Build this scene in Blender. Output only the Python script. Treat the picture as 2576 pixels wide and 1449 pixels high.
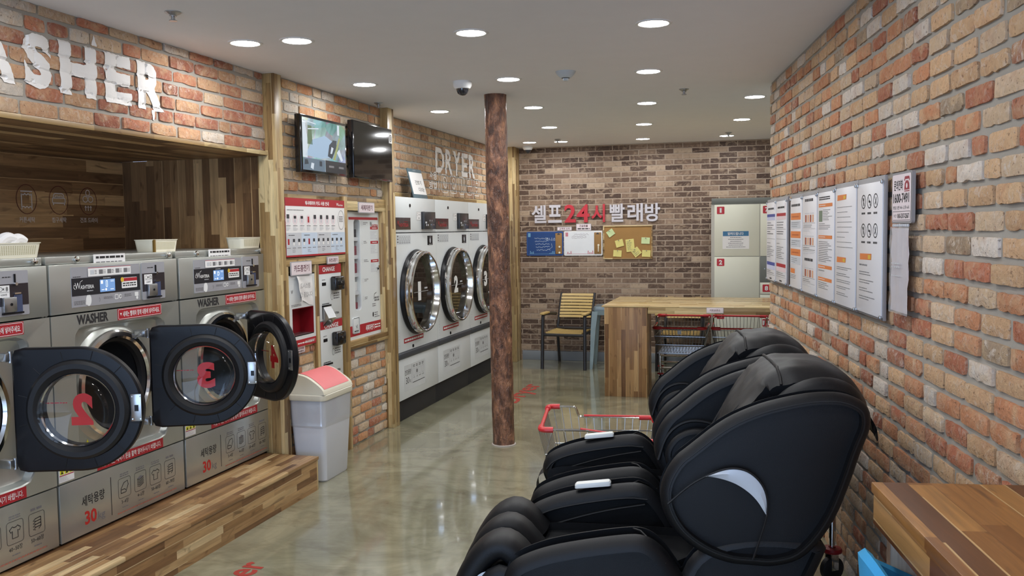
import bpy, bmesh, math, random
from mathutils import Matrix, Vector, noise
from mathutils.bvhtree import BVHTree
PI = math.pi
R = math.radians
for o in list(bpy.data.objects):
    bpy.data.objects.remove(o)
S = bpy.context.scene
COL = S.collection

# ------------------------------------------------------------------ camera
def make_camera():
    yaw, pitch, roll = R(15.608), R(3.7595), R(-0.768)
    F = Vector((-math.sin(yaw)*math.cos(pitch), math.cos(yaw)*math.cos(pitch), -math.sin(pitch)))
    rt = Vector((math.cos(yaw), math.sin(yaw), 0))
    up = rt.cross(F)
    r2 = rt*math.cos(roll)+up*math.sin(roll)
    u2 = -rt*math.sin(roll)+up*math.cos(roll)
    cd = bpy.data.cameras.new('camera')
    cd.sensor_fit = 'HORIZONTAL'; cd.sensor_width = 36.0
    cd.lens = 2250.0/2576.0*36.0
    cd.clip_start = 0.05; cd.clip_end = 200
    co = bpy.data.objects.new('camera', cd); COL.objects.link(co)
    M = Matrix((r2, u2, -F)).transposed().to_4x4()
    M.translation = Vector((0, 0, 1.62))
    co.matrix_world = M
    S.camera = co
make_camera()

# ------------------------------------------------------------------ world, daylight, exposure
LAMP = 92.0
W = bpy.data.worlds.new('overcast_sky'); S.world = W; W.use_nodes = True
bg = W.node_tree.nodes['Background']
bg.inputs['Color'].default_value = (0.50, 0.68, 1.0, 1); bg.inputs['Strength'].default_value = 4.0
pl = bpy.data.lights.new('shopfront_daylight', 'AREA'); pl.shape = 'RECTANGLE'; pl.size = 3.9; pl.size_y = 2.3
pl.cycles.is_portal = True
po = bpy.data.objects.new('shopfront_daylight', pl); COL.objects.link(po)
po.location = (-0.9, -2.52, 1.25); po.rotation_euler = (R(90), 0, 0)
S.view_settings.view_transform = 'Standard'; S.view_settings.look = 'None'
S.view_settings.gamma = 1.0; S.view_settings.use_curve_mapping = False
S.view_settings.exposure = 0.42
S.cycles.max_bounces = 8; S.cycles.transparent_max_bounces = 16
S.cycles.sample_clamp_indirect = 6.0
S.cycles.use_denoising = True

# ------------------------------------------------------------------ materials
def C(r, g, b):
    f = lambda c: (c/255/12.92) if c/255 <= .04045 else ((c/255+.055)/1.055)**2.4
    return (f(r), f(g), f(b), 1.0)
class N:
    """small node-tree writer"""
    def __init__(s, name):
        s.m = bpy.data.materials.new(name); s.m.use_nodes = True
        s.t = s.m.node_tree; s.n = s.t.nodes; s.b = s.n['Principled BSDF']; s.out = s.n['Material Output']
    def put(s, sock, v):
        if hasattr(v, 'is_output'): s.t.links.new(v, sock)
        else: sock.default_value = v
    def node(s, typ, ins=None, **kw):
        n = s.n.new(typ)
        for k, v in kw.items(): setattr(n, k, v)
        for k, v in (ins or {}).items(): s.put(n.inputs[k], v)
        return n
    def math(s, op, a, b=0.0, c=0.0):
        n = s.node('ShaderNodeMath', operation=op)
        s.put(n.inputs[0], a); s.put(n.inputs[1], b); s.put(n.inputs[2], c)
        return n.outputs[0]
    def mix(s, f, a, b, mode='MIX'):
        n = s.node('ShaderNodeMix', data_type='RGBA', blend_type=mode)
        s.put(n.inputs[0], f); s.put(n.inputs[6], a); s.put(n.inputs[7], b)
        return n.outputs[2]
    def ramp(s, f, stops, interp='LINEAR'):
        n = s.node('ShaderNodeValToRGB'); cr = n.color_ramp; cr.interpolation = interp
        while len(cr.elements) < len(stops): cr.elements.new(0.5)
        for e, (p, c) in zip(cr.elements, stops):
            e.position = p; e.color = c if len(c) == 4 else (*c, 1)
        s.put(n.inputs[0], f)
        return n.outputs[0]
    def grey(s, f, a, b):
        return s.ramp(f, [(a, (0, 0, 0)), (b, (1, 1, 1))])
    def obj(s):
        return s.node('ShaderNodeTexCoord').outputs['Object']
    def xyz(s, v):
        n = s.node('ShaderNodeSeparateXYZ'); s.put(n.inputs[0], v); return n.outputs
    def comb(s, x, y, z):
        n = s.node('ShaderNodeCombineXYZ')
        for i, v in enumerate((x, y, z)): s.put(n.inputs[i], v)
        return n.outputs[0]
    def noise(s, v, scale, detail=3, rough=.55, dist=0.0):
        return s.node('ShaderNodeTexNoise', {'Vector': v, 'Scale': scale, 'Detail': detail, 'Roughness': rough, 'Distortion': dist}).outputs[0]
    def white(s, v):
        return s.node('ShaderNodeTexWhiteNoise', {'Vector': v}, noise_dimensions='3D').outputs
    def scale(s, v, sc):
        n = s.node('ShaderNodeMapping'); s.put(n.inputs['Vector'], v); n.inputs['Scale'].default_value = sc
        return n.outputs[0]
    def bump(s, h, strength=.3, dist=.01):
        n = s.node('ShaderNodeBump', {'Height': h, 'Strength': strength, 'Distance': dist})
        s.put(s.b.inputs['Normal'], n.outputs[0])
    def set(s, **kw):
        for k, v in kw.items(): s.put(s.b.inputs[k.replace('_', ' ')], v)
        return s.m

MATS = {}
def plain(name, col, rough=.5, metal=0.0, var=.06, spec=.5, coat=0.0, bump=0.0, bscale=200):
    if name in MATS: return MATS[name]
    n = N(name); o = n.obj()
    nz = n.noise(o, 7.0, 2)
    f = n.math('MULTIPLY_ADD', nz, 2*var, 1-var)
    c = n.mix(1.0, col, n.comb(f, f, f), 'MULTIPLY')
    n.set(Base_Color=c, Roughness=rough, Metallic=metal, Specular_IOR_Level=spec, Coat_Weight=coat)
    if bump: n.bump(n.noise(o, bscale, 3), bump, .002)
    MATS[name] = n.m
    return n.m
def emit(name, col, strength):
    if name in MATS: return MATS[name]
    n = N(name); n.set(Base_Color=(0, 0, 0, 1), Emission_Color=col, Emission_Strength=strength, Roughness=.4)
    MATS[name] = n.m; return n.m
def clear(name, tint=(1, 1, 1, 1), refl=.08, rough=.02, film=0.0, filmcol=(.9, .9, .92, 1)):
    """thin clear sheet: see-through with a fresnel gloss"""
    n = N(name)
    tr = n.node('ShaderNodeBsdfTransparent', {'Color': tint}); gl = n.node('ShaderNodeBsdfGlossy', {'Roughness': rough})
    lw = n.node('ShaderNodeLayerWeight', {'Blend': .35})
    f = n.math('MULTIPLY_ADD', n.math('POWER', lw.outputs['Facing'], 2.0), .45, refl)
    ms = n.node('ShaderNodeMixShader'); n.put(ms.inputs[0], f)
    n.t.links.new(tr.outputs[0], ms.inputs[1]); n.t.links.new(gl.outputs[0], ms.inputs[2])
    res = ms.outputs[0]
    if film:
        df = n.node('ShaderNodeBsdfDiffuse', {'Color': filmcol}); m2 = n.node('ShaderNodeMixShader'); n.put(m2.inputs[0], film)
        n.t.links.new(res, m2.inputs[1]); n.t.links.new(df.outputs[0], m2.inputs[2]); res = m2.outputs[0]
    n.t.links.new(res, n.out.inputs['Surface'])
    return n.m

def wood(name, g, wid=.04, ln=.42, stops=None, rough=.38, fine=1.0):
    """butcher-block acacia: staves run along axis g, random tone for every stave"""
    n = N(name); o = n.obj(); x = n.xyz(o)
    u = x[g]; a, b = [x[i] for i in range(3) if i != g]
    wv = n.math('MULTIPLY_ADD', n.noise(n.scale(o, (.7, .7, .7)), 1.3, 1), .004, 0)
    v = n.math('ADD', n.math('ADD', a, b), wv)
    row = n.math('FLOOR', n.math('DIVIDE', n.math('ADD', v, 20.013), wid))
    r1 = n.white(n.comb(row, 3.1, 1.7))[0]
    lenr = n.math('MULTIPLY_ADD', r1, .5*ln, .75*ln)
    uu = n.math('ADD', n.math('DIVIDE', n.math('ADD', u, 20.0), lenr), n.math('MULTIPLY', r1, 7.31))
    stv = n.math('FLOOR', uu)
    rnd = n.white(n.comb(row, stv, 5.5))[0]
    stops = stops or [(0, C(104, 72, 46)), (.25, C(134, 97, 62)), (.5, C(154, 116, 74)), (.74, C(172, 134, 90)), (.9, C(194, 158, 110)), (1, C(222, 196, 150))]
    c = n.ramp(rnd, stops)
    sc = [55*fine, 55*fine, 55*fine]; sc[g] = 3.0*fine
    sh = n.comb(n.math('ADD', x[0], n.math('MULTIPLY', rnd, 9)), n.math('ADD', x[1], n.math('MULTIPLY', rnd, 5)), x[2])
    gr = n.noise(n.scale(sh, sc), 1.0, 4, .6, .6)
    gf = n.math('MULTIPLY_ADD', n.grey(gr, .32, .66), .42, .76)
    c = n.mix(1.0, c, n.comb(gf, gf, gf), 'MULTIPLY')
    sc2 = [16, 16, 16]; sc2[g] = 4
    kn = n.noise(n.scale(sh, sc2), 1.0, 2, .5, 1.5)
    c = n.mix(n.math('MULTIPLY', n.grey(kn, .60, .74), .6), c, C(78, 48, 26))
    # dark hairline between staves
    fr = n.math('FRACT', n.math('DIVIDE', n.math('ADD', v, 20.013), wid))
    sw = n.white(n.comb(row, n.math('FLOOR', n.math('MULTIPLY', uu, .61)), 9.3))[0]
    wig = n.math('MULTIPLY_ADD', n.noise(n.scale(o, tuple(2.0 if i == g else .01 for i in range(3))), 1.0, 2), .22, -.02)
    sap = n.math('MULTIPLY', n.math('LESS_THAN', fr, wig), n.math('GREATER_THAN', sw, .62))
    c = n.mix(n.math('MULTIPLY', sap, .85), c, stops[-1][1])
    ed = n.math('LESS_THAN', fr, .03)
    c = n.mix(n.math('MULTIPLY', ed, .35), c, C(60, 38, 20))
    return n.set(Base_Color=c, Roughness=rough, Specular_IOR_Level=.45)
ACACIA = None
PALE = [(0, C(120, 92, 56)), (.3, C(158, 128, 84)), (.6, C(186, 158, 108)), (1, C(222, 200, 152))]
WX, WY, WZ = wood('acacia_wood_x', 0), wood('acacia_wood_y', 1), wood('acacia_wood_z', 2)
PX, PY, PZ = wood('pale_wood_x', 0, stops=PALE), wood('pale_wood_y', 1, stops=PALE), wood('pale_wood_z', 2, wid=.034, stops=PALE)
TOPX = wood('pale_counter_wood', 0, wid=.05, ln=.6, stops=[(0, C(160, 128, 82)), (.4, C(196, 168, 116)), (1, C(228, 206, 160))], rough=.22)
DK = [(0, C(104, 76, 50)), (.45, C(136, 102, 68)), (.8, C(160, 124, 84)), (1, C(204, 168, 120))]
DY, DZ = wood('dark_wood_y', 1, wid=.07, ln=.7, stops=DK), wood('dark_wood_z', 2, wid=.06, ln=.7, stops=DK)
BAR = wood('bar_counter_wood', 0, wid=.055, ln=.4, stops=[(0, C(84, 48, 26)), (.2, C(124, 78, 38)), (.5, C(148, 98, 48)), (.8, C(164, 112, 58)), (.93, C(178, 128, 70)), (1, C(222, 184, 128))], rough=.3)

def brick_mat():
    n = N('old_brick'); o = n.obj()
    at = n.node('ShaderNodeAttribute', attribute_name='tone')
    c = at.outputs['Color']; al = at.outputs['Alpha']
    sh = n.node('ShaderNodeVectorMath', {0: o}, operation='ADD'); n.put(sh.inputs[1], n.comb(n.math('MULTIPLY', al, 37.0), n.math('MULTIPLY', al, 91.0), n.math('MULTIPLY', al, 53.0))); v = sh.outputs[0]
    n1 = n.noise(v, 13, 4, .62, .6); n2 = n.noise(v, 60, 3, .6); n3 = n.noise(v, 24, 4, .72, 1.4); n4 = n.noise(v, 9, 3, .6, .8)
    f = n.math('MULTIPLY_ADD', n2, .55, .74)
    c = n.mix(1.0, c, n.comb(f, f, f), 'MULTIPLY')
    c = n.mix(n.math('MULTIPLY', n.grey(n1, .44, .66), .55), c, C(208, 176, 136))
    c = n.mix(n.math('MULTIPLY', n.grey(n4, .54, .68), .25), c, C(160, 96, 64))
    w = n.math('MULTIPLY', n.grey(n3, .52, .66), n.math('MULTIPLY_ADD', al, 1.0, .22))
    c = n.mix(w, c, C(216, 202, 188))
    pit = n.grey(n.noise(v, 85, 2, .5), .30, .36)
    c = n.mix(n.math('MULTIPLY', n.math('SUBTRACT', 1.0, pit), .55), c, C(88, 58, 44))
    c = n.node('ShaderNodeHueSaturation', {'Saturation': .95, 'Color': c}).outputs[0]
    n.set(Base_Color=c, Roughness=.85, Specular_IOR_Level=.2)
    n.bump(n.math('ADD', n2, n.math('MULTIPLY', n3, 1.2)), .6, .007)
    return n.m
BRICK = brick_mat()
MORTAR = plain('grey_mortar', C(168, 162, 152), .9, var=.10, spec=.15, bump=.4, bscale=120)

def wallpaper():
    n = N('brick_print_wallpaper'); x = n.xyz(n.obj())
    bl, bh = .207, .0635
    row = n.math('FLOOR', n.math('DIVIDE', x[2], bh)); odd = n.math('MULTIPLY', n.math('MODULO', n.math('ADD', row, 100), 2.0), .5)
    uu = n.math('ADD', n.math('DIVIDE', n.math('ADD', x[0], 10), bl), odd); bi = n.math('FLOOR', uu)
    wn = n.white(n.comb(n.math('ADD', row, .37), n.math('ADD', bi, .71), 2.2))
    c = n.ramp(wn[0], [(0, C(80, 62, 52)), (.35, C(104, 84, 71)), (.65, C(130, 107, 90)), (.88, C(156, 132, 112)), (1, C(184, 162, 138))])
    o = n.obj()
    b1 = n.noise(n.comb(n.math('ADD', x[0], n.math('MULTIPLY', wn[0], 3.0)), 0.0, n.math('MULTIPLY', x[2], 1.5)), 13, 4, .6, 1.0)
    c = n.mix(n.math('MULTIPLY', n.grey(b1, .5, .66), .65), c, C(176, 152, 128))
    c = n.mix(n.math('MULTIPLY', n.grey(n.noise(o, 30, 3), .52, .7), .35), c, C(66, 50, 42))
    wob = n.math('MULTIPLY_ADD', n.noise(o, 28, 2), .10, -.05)
    fu = n.math('ADD', n.math('FRACT', uu), n.math('MULTIPLY', wob, .4)); fz = n.math('ADD', n.math('FRACT', n.math('DIVIDE', x[2], bh)), wob)
    mz = n.math('MAXIMUM', n.math('LESS_THAN', fz, .085), n.math('GREATER_THAN', fz, .915))
    mu = n.math('MAXIMUM', n.math('LESS_THAN', fu, .026), n.math('GREATER_THAN', fu, .974))
    mm = n.math('MAXIMUM', mz, mu)
    c = n.mix(mm, c, C(176, 157, 138))
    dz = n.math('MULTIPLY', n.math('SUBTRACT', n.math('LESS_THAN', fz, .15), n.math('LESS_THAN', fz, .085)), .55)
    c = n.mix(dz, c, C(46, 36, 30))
    return n.set(Base_Color=c, Roughness=.6, Specular_IOR_Level=.3)
WALLPAPER = wallpaper()

def floor_mat():
    n = N('polished_concrete'); o = n.obj()
    a = n.noise(o, 1.1, 6, .62, 1.2); b = n.noise(n.scale(o, (1, 2.6, 1)), 2.3, 5, .65, 1.0); d = n.noise(o, 14, 4, .6)
    c = n.ramp(a, [(.30, C(112, 109, 86)), (.45, C(138, 135, 111)), (.56, C(157, 154, 129)), (.72, C(121, 116, 92))])
    c = n.mix(n.math('MULTIPLY', n.grey(b, .48, .72), .55), c, C(102, 96, 76))
    f = n.math('MULTIPLY_ADD', d, .22, .89)
    c = n.mix(1.0, c, n.comb(f, f, f), 'MULTIPLY')
    n.set(Base_Color=c, Roughness=n.math('MULTIPLY_ADD', b, .12, .10), Specular_IOR_Level=.6, Coat_Weight=.6, Coat_Roughness=.05)
    n.bump(n.noise(o, 3.0, 3), .05, .02)
    return n.m
FLOOR = floor_mat()
CEIL = plain('ceiling_paint', C(240, 240, 242), .9, var=.02, spec=.1)
WHITE = plain('white_paint', C(238, 238, 236), .5)
def steel():
    n = N('brushed_steel'); o = n.obj()
    st = n.noise(n.scale(o, (140, 140, 1.5)), 2.0, 2); bl = n.noise(o, 2.2, 3, .6, .5)
    n.set(Base_Color=n.mix(bl, C(176, 178, 172), C(198, 200, 194)), Metallic=.66, Roughness=n.math('MULTIPLY_ADD', st, .03, .27))
    return n.m
STEEL = steel()
CHROME = plain('polished_chrome', C(225, 225, 225), .10, 1.0, var=.02)
SATIN = plain('satin_metal', C(180, 182, 184), .28, .9)
BLACK = plain('black_plastic', C(18, 18, 22), .36, spec=.3)
RUBBER = plain('black_rubber', C(24, 24, 26), .55)
DARK = plain('dark_grey', C(58, 58, 62), .5)
def leather():
    n = N('black_leather'); o = n.obj()
    v = n.node('ShaderNodeTexVoronoi', {'Vector': o, 'Scale': 420.0}).outputs['Distance']
    n.set(Base_Color=n.mix(n.noise(o, 5, 3), (.0045, .0048, .006, 1), (.008, .0084, .010, 1)), Roughness=.47, Specular_IOR_Level=.30)
    n.bump(n.math('ADD', n.math('MULTIPLY', v, .5), n.math('MULTIPLY', n.noise(o, 9, 3), 1.2)), .16, .004)
    return n.m
LEATHER = leather()
PIPING = plain('black_piping', C(14, 14, 16), .6)
DRYW = plain('white_enamel', C(226, 230, 230), .32, var=.02)
RED = plain('red_print', C(178, 38, 48), .45)
RED2 = plain('red_vinyl', C(200, 36, 40), .4)
REDP = plain('red_grip', C(205, 40, 44), .38)
INK = plain('black_ink', C(38, 36, 38), .6)
GREYI = plain('grey_ink', C(120, 118, 120), .6)
PAPER = plain('white_paper', C(242, 240, 238), .7, var=.02)
PINKP = plain('pinkish_sign_paper', C(238, 224, 226), .55, var=.02)
PANEL = plain('grey_panel', C(176, 174, 178), .42)
ORANGE = plain('orange_print', C(226, 132, 66), .55)
NAVY = plain('navy_print', C(74, 84, 158), .5)
LBLUE = plain('light_blue_print', C(206, 220, 236), .55)
LGREY = plain('light_grey_print', C(206, 208, 212), .55)
YELLOW = plain('yellow_print', C(232, 226, 40), .5)
CREAM = plain('cream_plastic', C(240, 234, 212), .5, var=.02)
PAINT = plain('white_wall_paint', C(236, 232, 228), .8, var=.05, spec=.2, bump=.3, bscale=90)
ICONW = plain('white_line_print', C(214, 206, 200), .7)
GLASS = clear('door_glass', (.97, .975, .98, 1), .022)
PANE = clear('window_glass', (.97, .99, 1, 1), .04)
FILM = clear('clear_bag_film', (.97, .98, .99, 1), .12, .12, .10)
SLEEVE = clear('clear_sleeve', (.97, .97, .98, 1), .06, .15, .25)

# ------------------------------------------------------------------ geometry helpers
TEXTC = {}
def text_geo(body, bold=0.0, res=2):
    k = (body, bold, res)
    if k in TEXTC: return TEXTC[k]
    cu = bpy.data.curves.new('lettering', 'FONT'); cu.body = body; cu.resolution_u = res; cu.offset = bold
    o = bpy.data.objects.new('lettering', cu); COL.objects.link(o)
    dg = bpy.context.evaluated_depsgraph_get(); dg.update()
    me = bpy.data.meshes.new_from_object(o.evaluated_get(dg))
    vs = [v.co.copy() for v in me.vertices]; fs = [tuple(p.vertices) for p in me.polygons]
    bpy.data.objects.remove(o); bpy.data.curves.remove(cu); bpy.data.meshes.remove(me)
    x0 = min(v.x for v in vs); x1 = max(v.x for v in vs); y0 = min(v.y for v in vs); y1 = max(v.y for v in vs)
    TEXTC[k] = ([((v.x-x0)/(x1-x0), (v.y-y0)/(y1-y0)) for v in vs], fs, (x1-x0)/(y1-y0))
    return TEXTC[k]

class MB:
    def __init__(s): s.v = []; s.f = []; s.m = []; s.mats = []; s.sm = []
    def mi(s, m):
        if m not in s.mats: s.mats.append(m)
        return s.mats.index(m)
    def add(s, vs, fs, mat, smooth=True):
        o = len(s.v); s.v += [tuple(v) for v in vs]; i = s.mi(mat)
        for f in fs: s.f.append(tuple(o+k for k in f)); s.m.append(i); s.sm.append(smooth)
        return s
    def box(s, x0, x1, y0, y1, z0, z1, mat, bev=0.0, seg=2):
        if not bev:
            vs = [(x, y, z) for x in (x0, x1) for y in (y0, y1) for z in (z0, z1)]
            return s.add(vs, [(0, 1, 3, 2), (4, 6, 7, 5), (0, 4, 5, 1), (2, 3, 7, 6), (0, 2, 6, 4), (1, 5, 7, 3)], mat)
        bm = bmesh.new(); bmesh.ops.create_cube(bm, size=1)
        for v in bm.verts: v.co = Vector((x0+(v.co.x+.5)*(x1-x0), y0+(v.co.y+.5)*(y1-y0), z0+(v.co.z+.5)*(z1-z0)))
        bmesh.ops.bevel(bm, geom=bm.edges[:], offset=bev, segments=seg, affect='EDGES', profile=.5)
        return s.bm(bm, mat)
    def bm(s, bm, mat):
        bm.verts.index_update()
        s.add([v.co for v in bm.verts], [[v.index for v in f.verts] for f in bm.faces], mat); bm.free(); return s
    def rings(s, loops, mat, closed=True, cap0=False, cap1=False):
        """skin consecutive loops of equal length"""
        n = len(loops[0]); vs = [p for l in loops for p in l]; fs = []
        for a in range(len(loops)-1):
            for i in range(n if closed else n-1):
                j = (i+1) % n
                fs.append((a*n+i, a*n+j, (a+1)*n+j, (a+1)*n+i))
        if cap0: fs.append(tuple(range(n)))
        if cap1: fs.append(tuple((len(loops)-1)*n+i for i in range(n)))
        return s.add(vs, fs, mat)
    def cyl(s, p0, p1, r, mat, r1=None, n=16, cap=True):
        p0, p1 = Vector(p0), Vector(p1); r1 = r if r1 is None else r1
        d = (p1-p0).normalized(); a = d.orthogonal().normalized(); b = d.cross(a)
        L = [[p+(a*math.cos(2*PI*i/n)+b*math.sin(2*PI*i/n))*rr for i in range(n)] for p, rr in ((p0, r), (p1, r1))]
        return s.rings(L, mat, True, cap, cap)
    def tube(s, pts, r, mat, n=8, closed=False, cap=True):
        pts = [Vector(p) for p in pts]; L = []; m = len(pts); prev = None
        for i, p in enumerate(pts):
            a = pts[(i-1) % m] if (closed or i > 0) else p; b = pts[(i+1) % m] if (closed or i < m-1) else p
            d = (b-a)
            if d.length < 1e-9: d = Vector((0, 0, 1))
            d.normalize()
            if prev is None: u = d.orthogonal().normalized()
            else:
                u = prev-d*prev.dot(d)
                if u.length < 1e-6: u = d.orthogonal()
                u.normalize()
            prev = u; w = d.cross(u); rr = r[i] if isinstance(r, (list, tuple)) else r
            L.append([p+(u*math.cos(2*PI*k/n)+w*math.sin(2*PI*k/n))*rr for k in range(n)])
        if closed: L.append(L[0])
        return s.rings(L, mat, True, cap and not closed, cap and not closed)
    def lathe(s, c, prof, mat, axis='z', n=32, cap0=False, cap1=False):
        """prof: list of (radius, offset along axis)"""
        L = []
        for r, h in prof:
            ring = []
            for i in range(n):
                a = 2*PI*i/n; x, y = r*math.cos(a), r*math.sin(a)
                ring.append({'z': (c[0]+x, c[1]+y, c[2]+h), 'y': (c[0]+x, c[1]+h, c[2]+y), 'x': (c[0]+h, c[1]+x, c[2]+y)}[axis])
            L.append(ring)
        return s.rings(L, mat, True, cap0, cap1)
    def prism(s, pts, y0, y1, mat):
        """outline in the x,z plane, extruded along y"""
        return s.rings([[(x, y0, z) for x, z in pts], [(x, y1, z) for x, z in pts]], mat, True, True, True)
    def quad(s, x0, x1, z0, z1, y, mat):
        return s.add([(x0, y, z0), (x1, y, z0), (x1, y, z1), (x0, y, z1)], [(0, 1, 2, 3)], mat)
    def disc(s, x, z, r, y, mat, n=24, sx=1.0):
        return s.add([(x+sx*r*math.cos(2*PI*i/n), y, z+r*math.sin(2*PI*i/n)) for i in range(n)], [tuple(range(n))], mat)
    def line(s, pts, w, y, mat, closed=False):
        """flat line of width w in the x,z plane"""
        P = [Vector((a, b)) for a, b in pts]; m = len(P); vs = []
        for i in range(m):
            a = P[(i-1) % m] if (closed or i > 0) else P[i]; b = P[(i+1) % m] if (closed or i < m-1) else P[i]
            d = b-a
            d = d.normalized() if d.length > 1e-9 else Vector((1, 0)); nn = Vector((-d.y, d.x))*w/2
            vs += [(P[i].x+nn.x, y, P[i].y+nn.y), (P[i].x-nn.x, y, P[i].y-nn.y)]
        fs = [(2*i, 2*i+1, (2*i+3) % (2*m), (2*i+2) % (2*m)) for i in range(m if closed else m-1)]
        return s.add(vs, fs, mat)
    def text(s, body, x0, x1, z0, z1, y, mat, bold=0.0, res=2):
        vs, fs, asp = text_geo(body, bold, res)
        return s.add([(x0+a*(x1-x0), y, z0+b*(z1-z0)) for a, b in vs], fs, mat, False)
    def textc(s, body, xc, zc, h, y, mat, bold=0.0, sx=1.0, res=2):
        asp = text_geo(body, bold, res)[2]; w = h*asp*sx
        return s.text(body, xc-w/2, xc+w/2, zc-h/2, zc+h/2, y, mat, bold, res)
    def dashes(s, x0, x1, z0, z1, n, y, mat, rnd, fill=.45, full=False):
        """n rows of small unreadable print"""
        st = (z1-z0)/n
        for i in range(n):
            z = z1-(i+.5)*st; x = x0; end = x1 if full else x0+(x1-x0)*rnd.uniform(.45, 1)
            while x < end-1e-4:
                w = min(end-x, st*rnd.uniform(.8, 2.2)); s.quad(x, x+w, z-st*fill/2, z+st*fill/2, y, mat); x += w+st*.35
        return s
    def build(s, name, parent=None, label=None, auto=32, loc=None, rz=None, normals=True):
        me = bpy.data.meshes.new(name); me.from_pydata(s.v, [], s.f)
        for m in s.mats: me.materials.append(m)
        me.polygons.foreach_set('material_index', s.m); me.polygons.foreach_set('use_smooth', s.sm)
        me.validate(); me.update()
        if normals:
            bm = bmesh.new(); bm.from_mesh(me); bmesh.ops.recalc_face_normals(bm, faces=bm.faces[:]); bm.to_mesh(me); bm.free()
        me.set_sharp_from_angle(angle=R(auto))
        o = bpy.data.objects.new(name, me); COL.objects.link(o)
        if parent is not None: o.parent = parent
        if label: o['label'] = label
        if loc is not None: o.location = loc
        if rz is not None: o.rotation_euler = (0, 0, rz)
        return o

def tag(o, label, cat, group=None):
    o['label'] = label; o['category'] = cat
    if group: o['group'] = group
    return o
def thing(name, label, cat, loc=(0, 0, 0), rz=0.0, group=None):
    o = bpy.data.objects.new(name, None); o.empty_display_size = .1; COL.objects.link(o)
    o.location = loc; o.rotation_euler = (0, 0, rz)
    return tag(o, label, cat, group)
def struct(o):
    o['kind'] = 'structure'; return o
def kids(o): return [c for c in bpy.data.objects if c.parent == o]
def dup(o, parent=None):
    c = o.copy(); COL.objects.link(c)
    if parent is not None: c.parent = parent
    for ch in kids(o):
        dup(ch, c)
    return c

def rrect(x0, x1, z0, z1, r, seg=6):
    P = []
    for cx, cz, a0 in ((x1-r, z1-r, 0), (x0+r, z1-r, 90), (x0+r, z0+r, 180), (x1-r, z0+r, 270)):
        for i in range(seg+1):
            a = R(a0+90*i/seg); P.append((cx+r*math.cos(a), cz+r*math.sin(a)))
    return P
def ray_poly(cx, cz, a, poly):
    """distance from (cx,cz) in direction a to the outline"""
    dx, dz = math.cos(a), math.sin(a); best = None; n = len(poly)
    for i in range(n):
        x0, z0 = poly[i][0]-cx, poly[i][1]-cz; x1, z1 = poly[(i+1) % n][0]-cx, poly[(i+1) % n][1]-cz
        ex, ez = x1-x0, z1-z0; den = dx*ez-dz*ex
        if abs(den) < 1e-12: continue
        t = (x0*ez-z0*ex)/den; u = (x0*dz-z0*dx)/den
        if t > 0 and -1e-6 <= u <= 1+1e-6 and (best is None or t < best): best = t
    return best
def loop_at(cx, cz, angs, poly, y):
    out = []
    for a in angs:
        t = ray_poly(cx, cz, a, poly); out.append((cx+t*math.cos(a), y, cz+t*math.sin(a)))
    return out
def circ(cx, cz, angs, r, y): return [(cx+r*math.cos(a), y, cz+r*math.sin(a)) for a in angs]

def inset(pts, d):
    """offset a closed outline inwards by d"""
    n = len(pts); A = sum(pts[i][0]*pts[(i+1) % n][1]-pts[(i+1) % n][0]*pts[i][1] for i in range(n)); sg = 1 if A > 0 else -1
    out = []
    for i in range(n):
        a, b, c = Vector(pts[i-1]), Vector(pts[i]), Vector(pts[(i+1) % n])
        e1 = (b-a).normalized(); e2 = (c-b).normalized(); n1 = Vector((-e1.y, e1.x))*sg; n2 = Vector((-e2.y, e2.x))*sg
        m = n1+n2; m = m/max(.35, m.length_squared)*2 if m.length_squared > .2 else n1
        out.append((b.x+m.x*d, b.y+m.y*d))
    return out
def smooth_poly(pts, k=2, closed=True):
    """Chaikin rounding"""
    for _ in range(k):
        o = []; n = len(pts)
        for i in range(n if closed else n-1):
            a, b = pts[i], pts[(i+1) % n]
            o += [tuple(a[j]*.75+b[j]*.25 for j in range(len(a))), tuple(a[j]*.25+b[j]*.75 for j in range(len(a)))]
        pts = o if closed else [pts[0]]+o+[pts[-1]]
    return pts
def pillow(mb, pts, y0, y1, r, mat, k=2, dome=0.0, seg=4):
    """padded slab: rounded outline in x,z between y0 and y1, edges rounded by r"""
    P = smooth_poly(pts, k); L = []
    for i in range(seg+1):
        a = PI/2*i/seg; L.append((r*(1-math.sin(a)), r*(1-math.cos(a))))
    loops = [[(x, y0+dy, z) for x, z in inset(P, di)] for di, dy in reversed(L)]
    loops += [[(x, y1-dy, z) for x, z in inset(P, di)] for di, dy in L]
    lo = loops[0]; cx = sum(p[0] for p in lo)/len(lo); cz = sum(p[2] for p in lo)/len(lo)
    def shrink(l, t, dy): return [(cx+(p[0]-cx)*t, p[1]+dy, cz+(p[2]-cz)*t) for p in l]
    loops = [shrink(loops[0], .35, -dome), shrink(loops[0], .75, -dome*.6)]+loops+[shrink(loops[-1], .75, dome*.6), shrink(loops[-1], .35, dome)]
    mb.rings(loops, mat, True, True, True)
    return P

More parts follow.
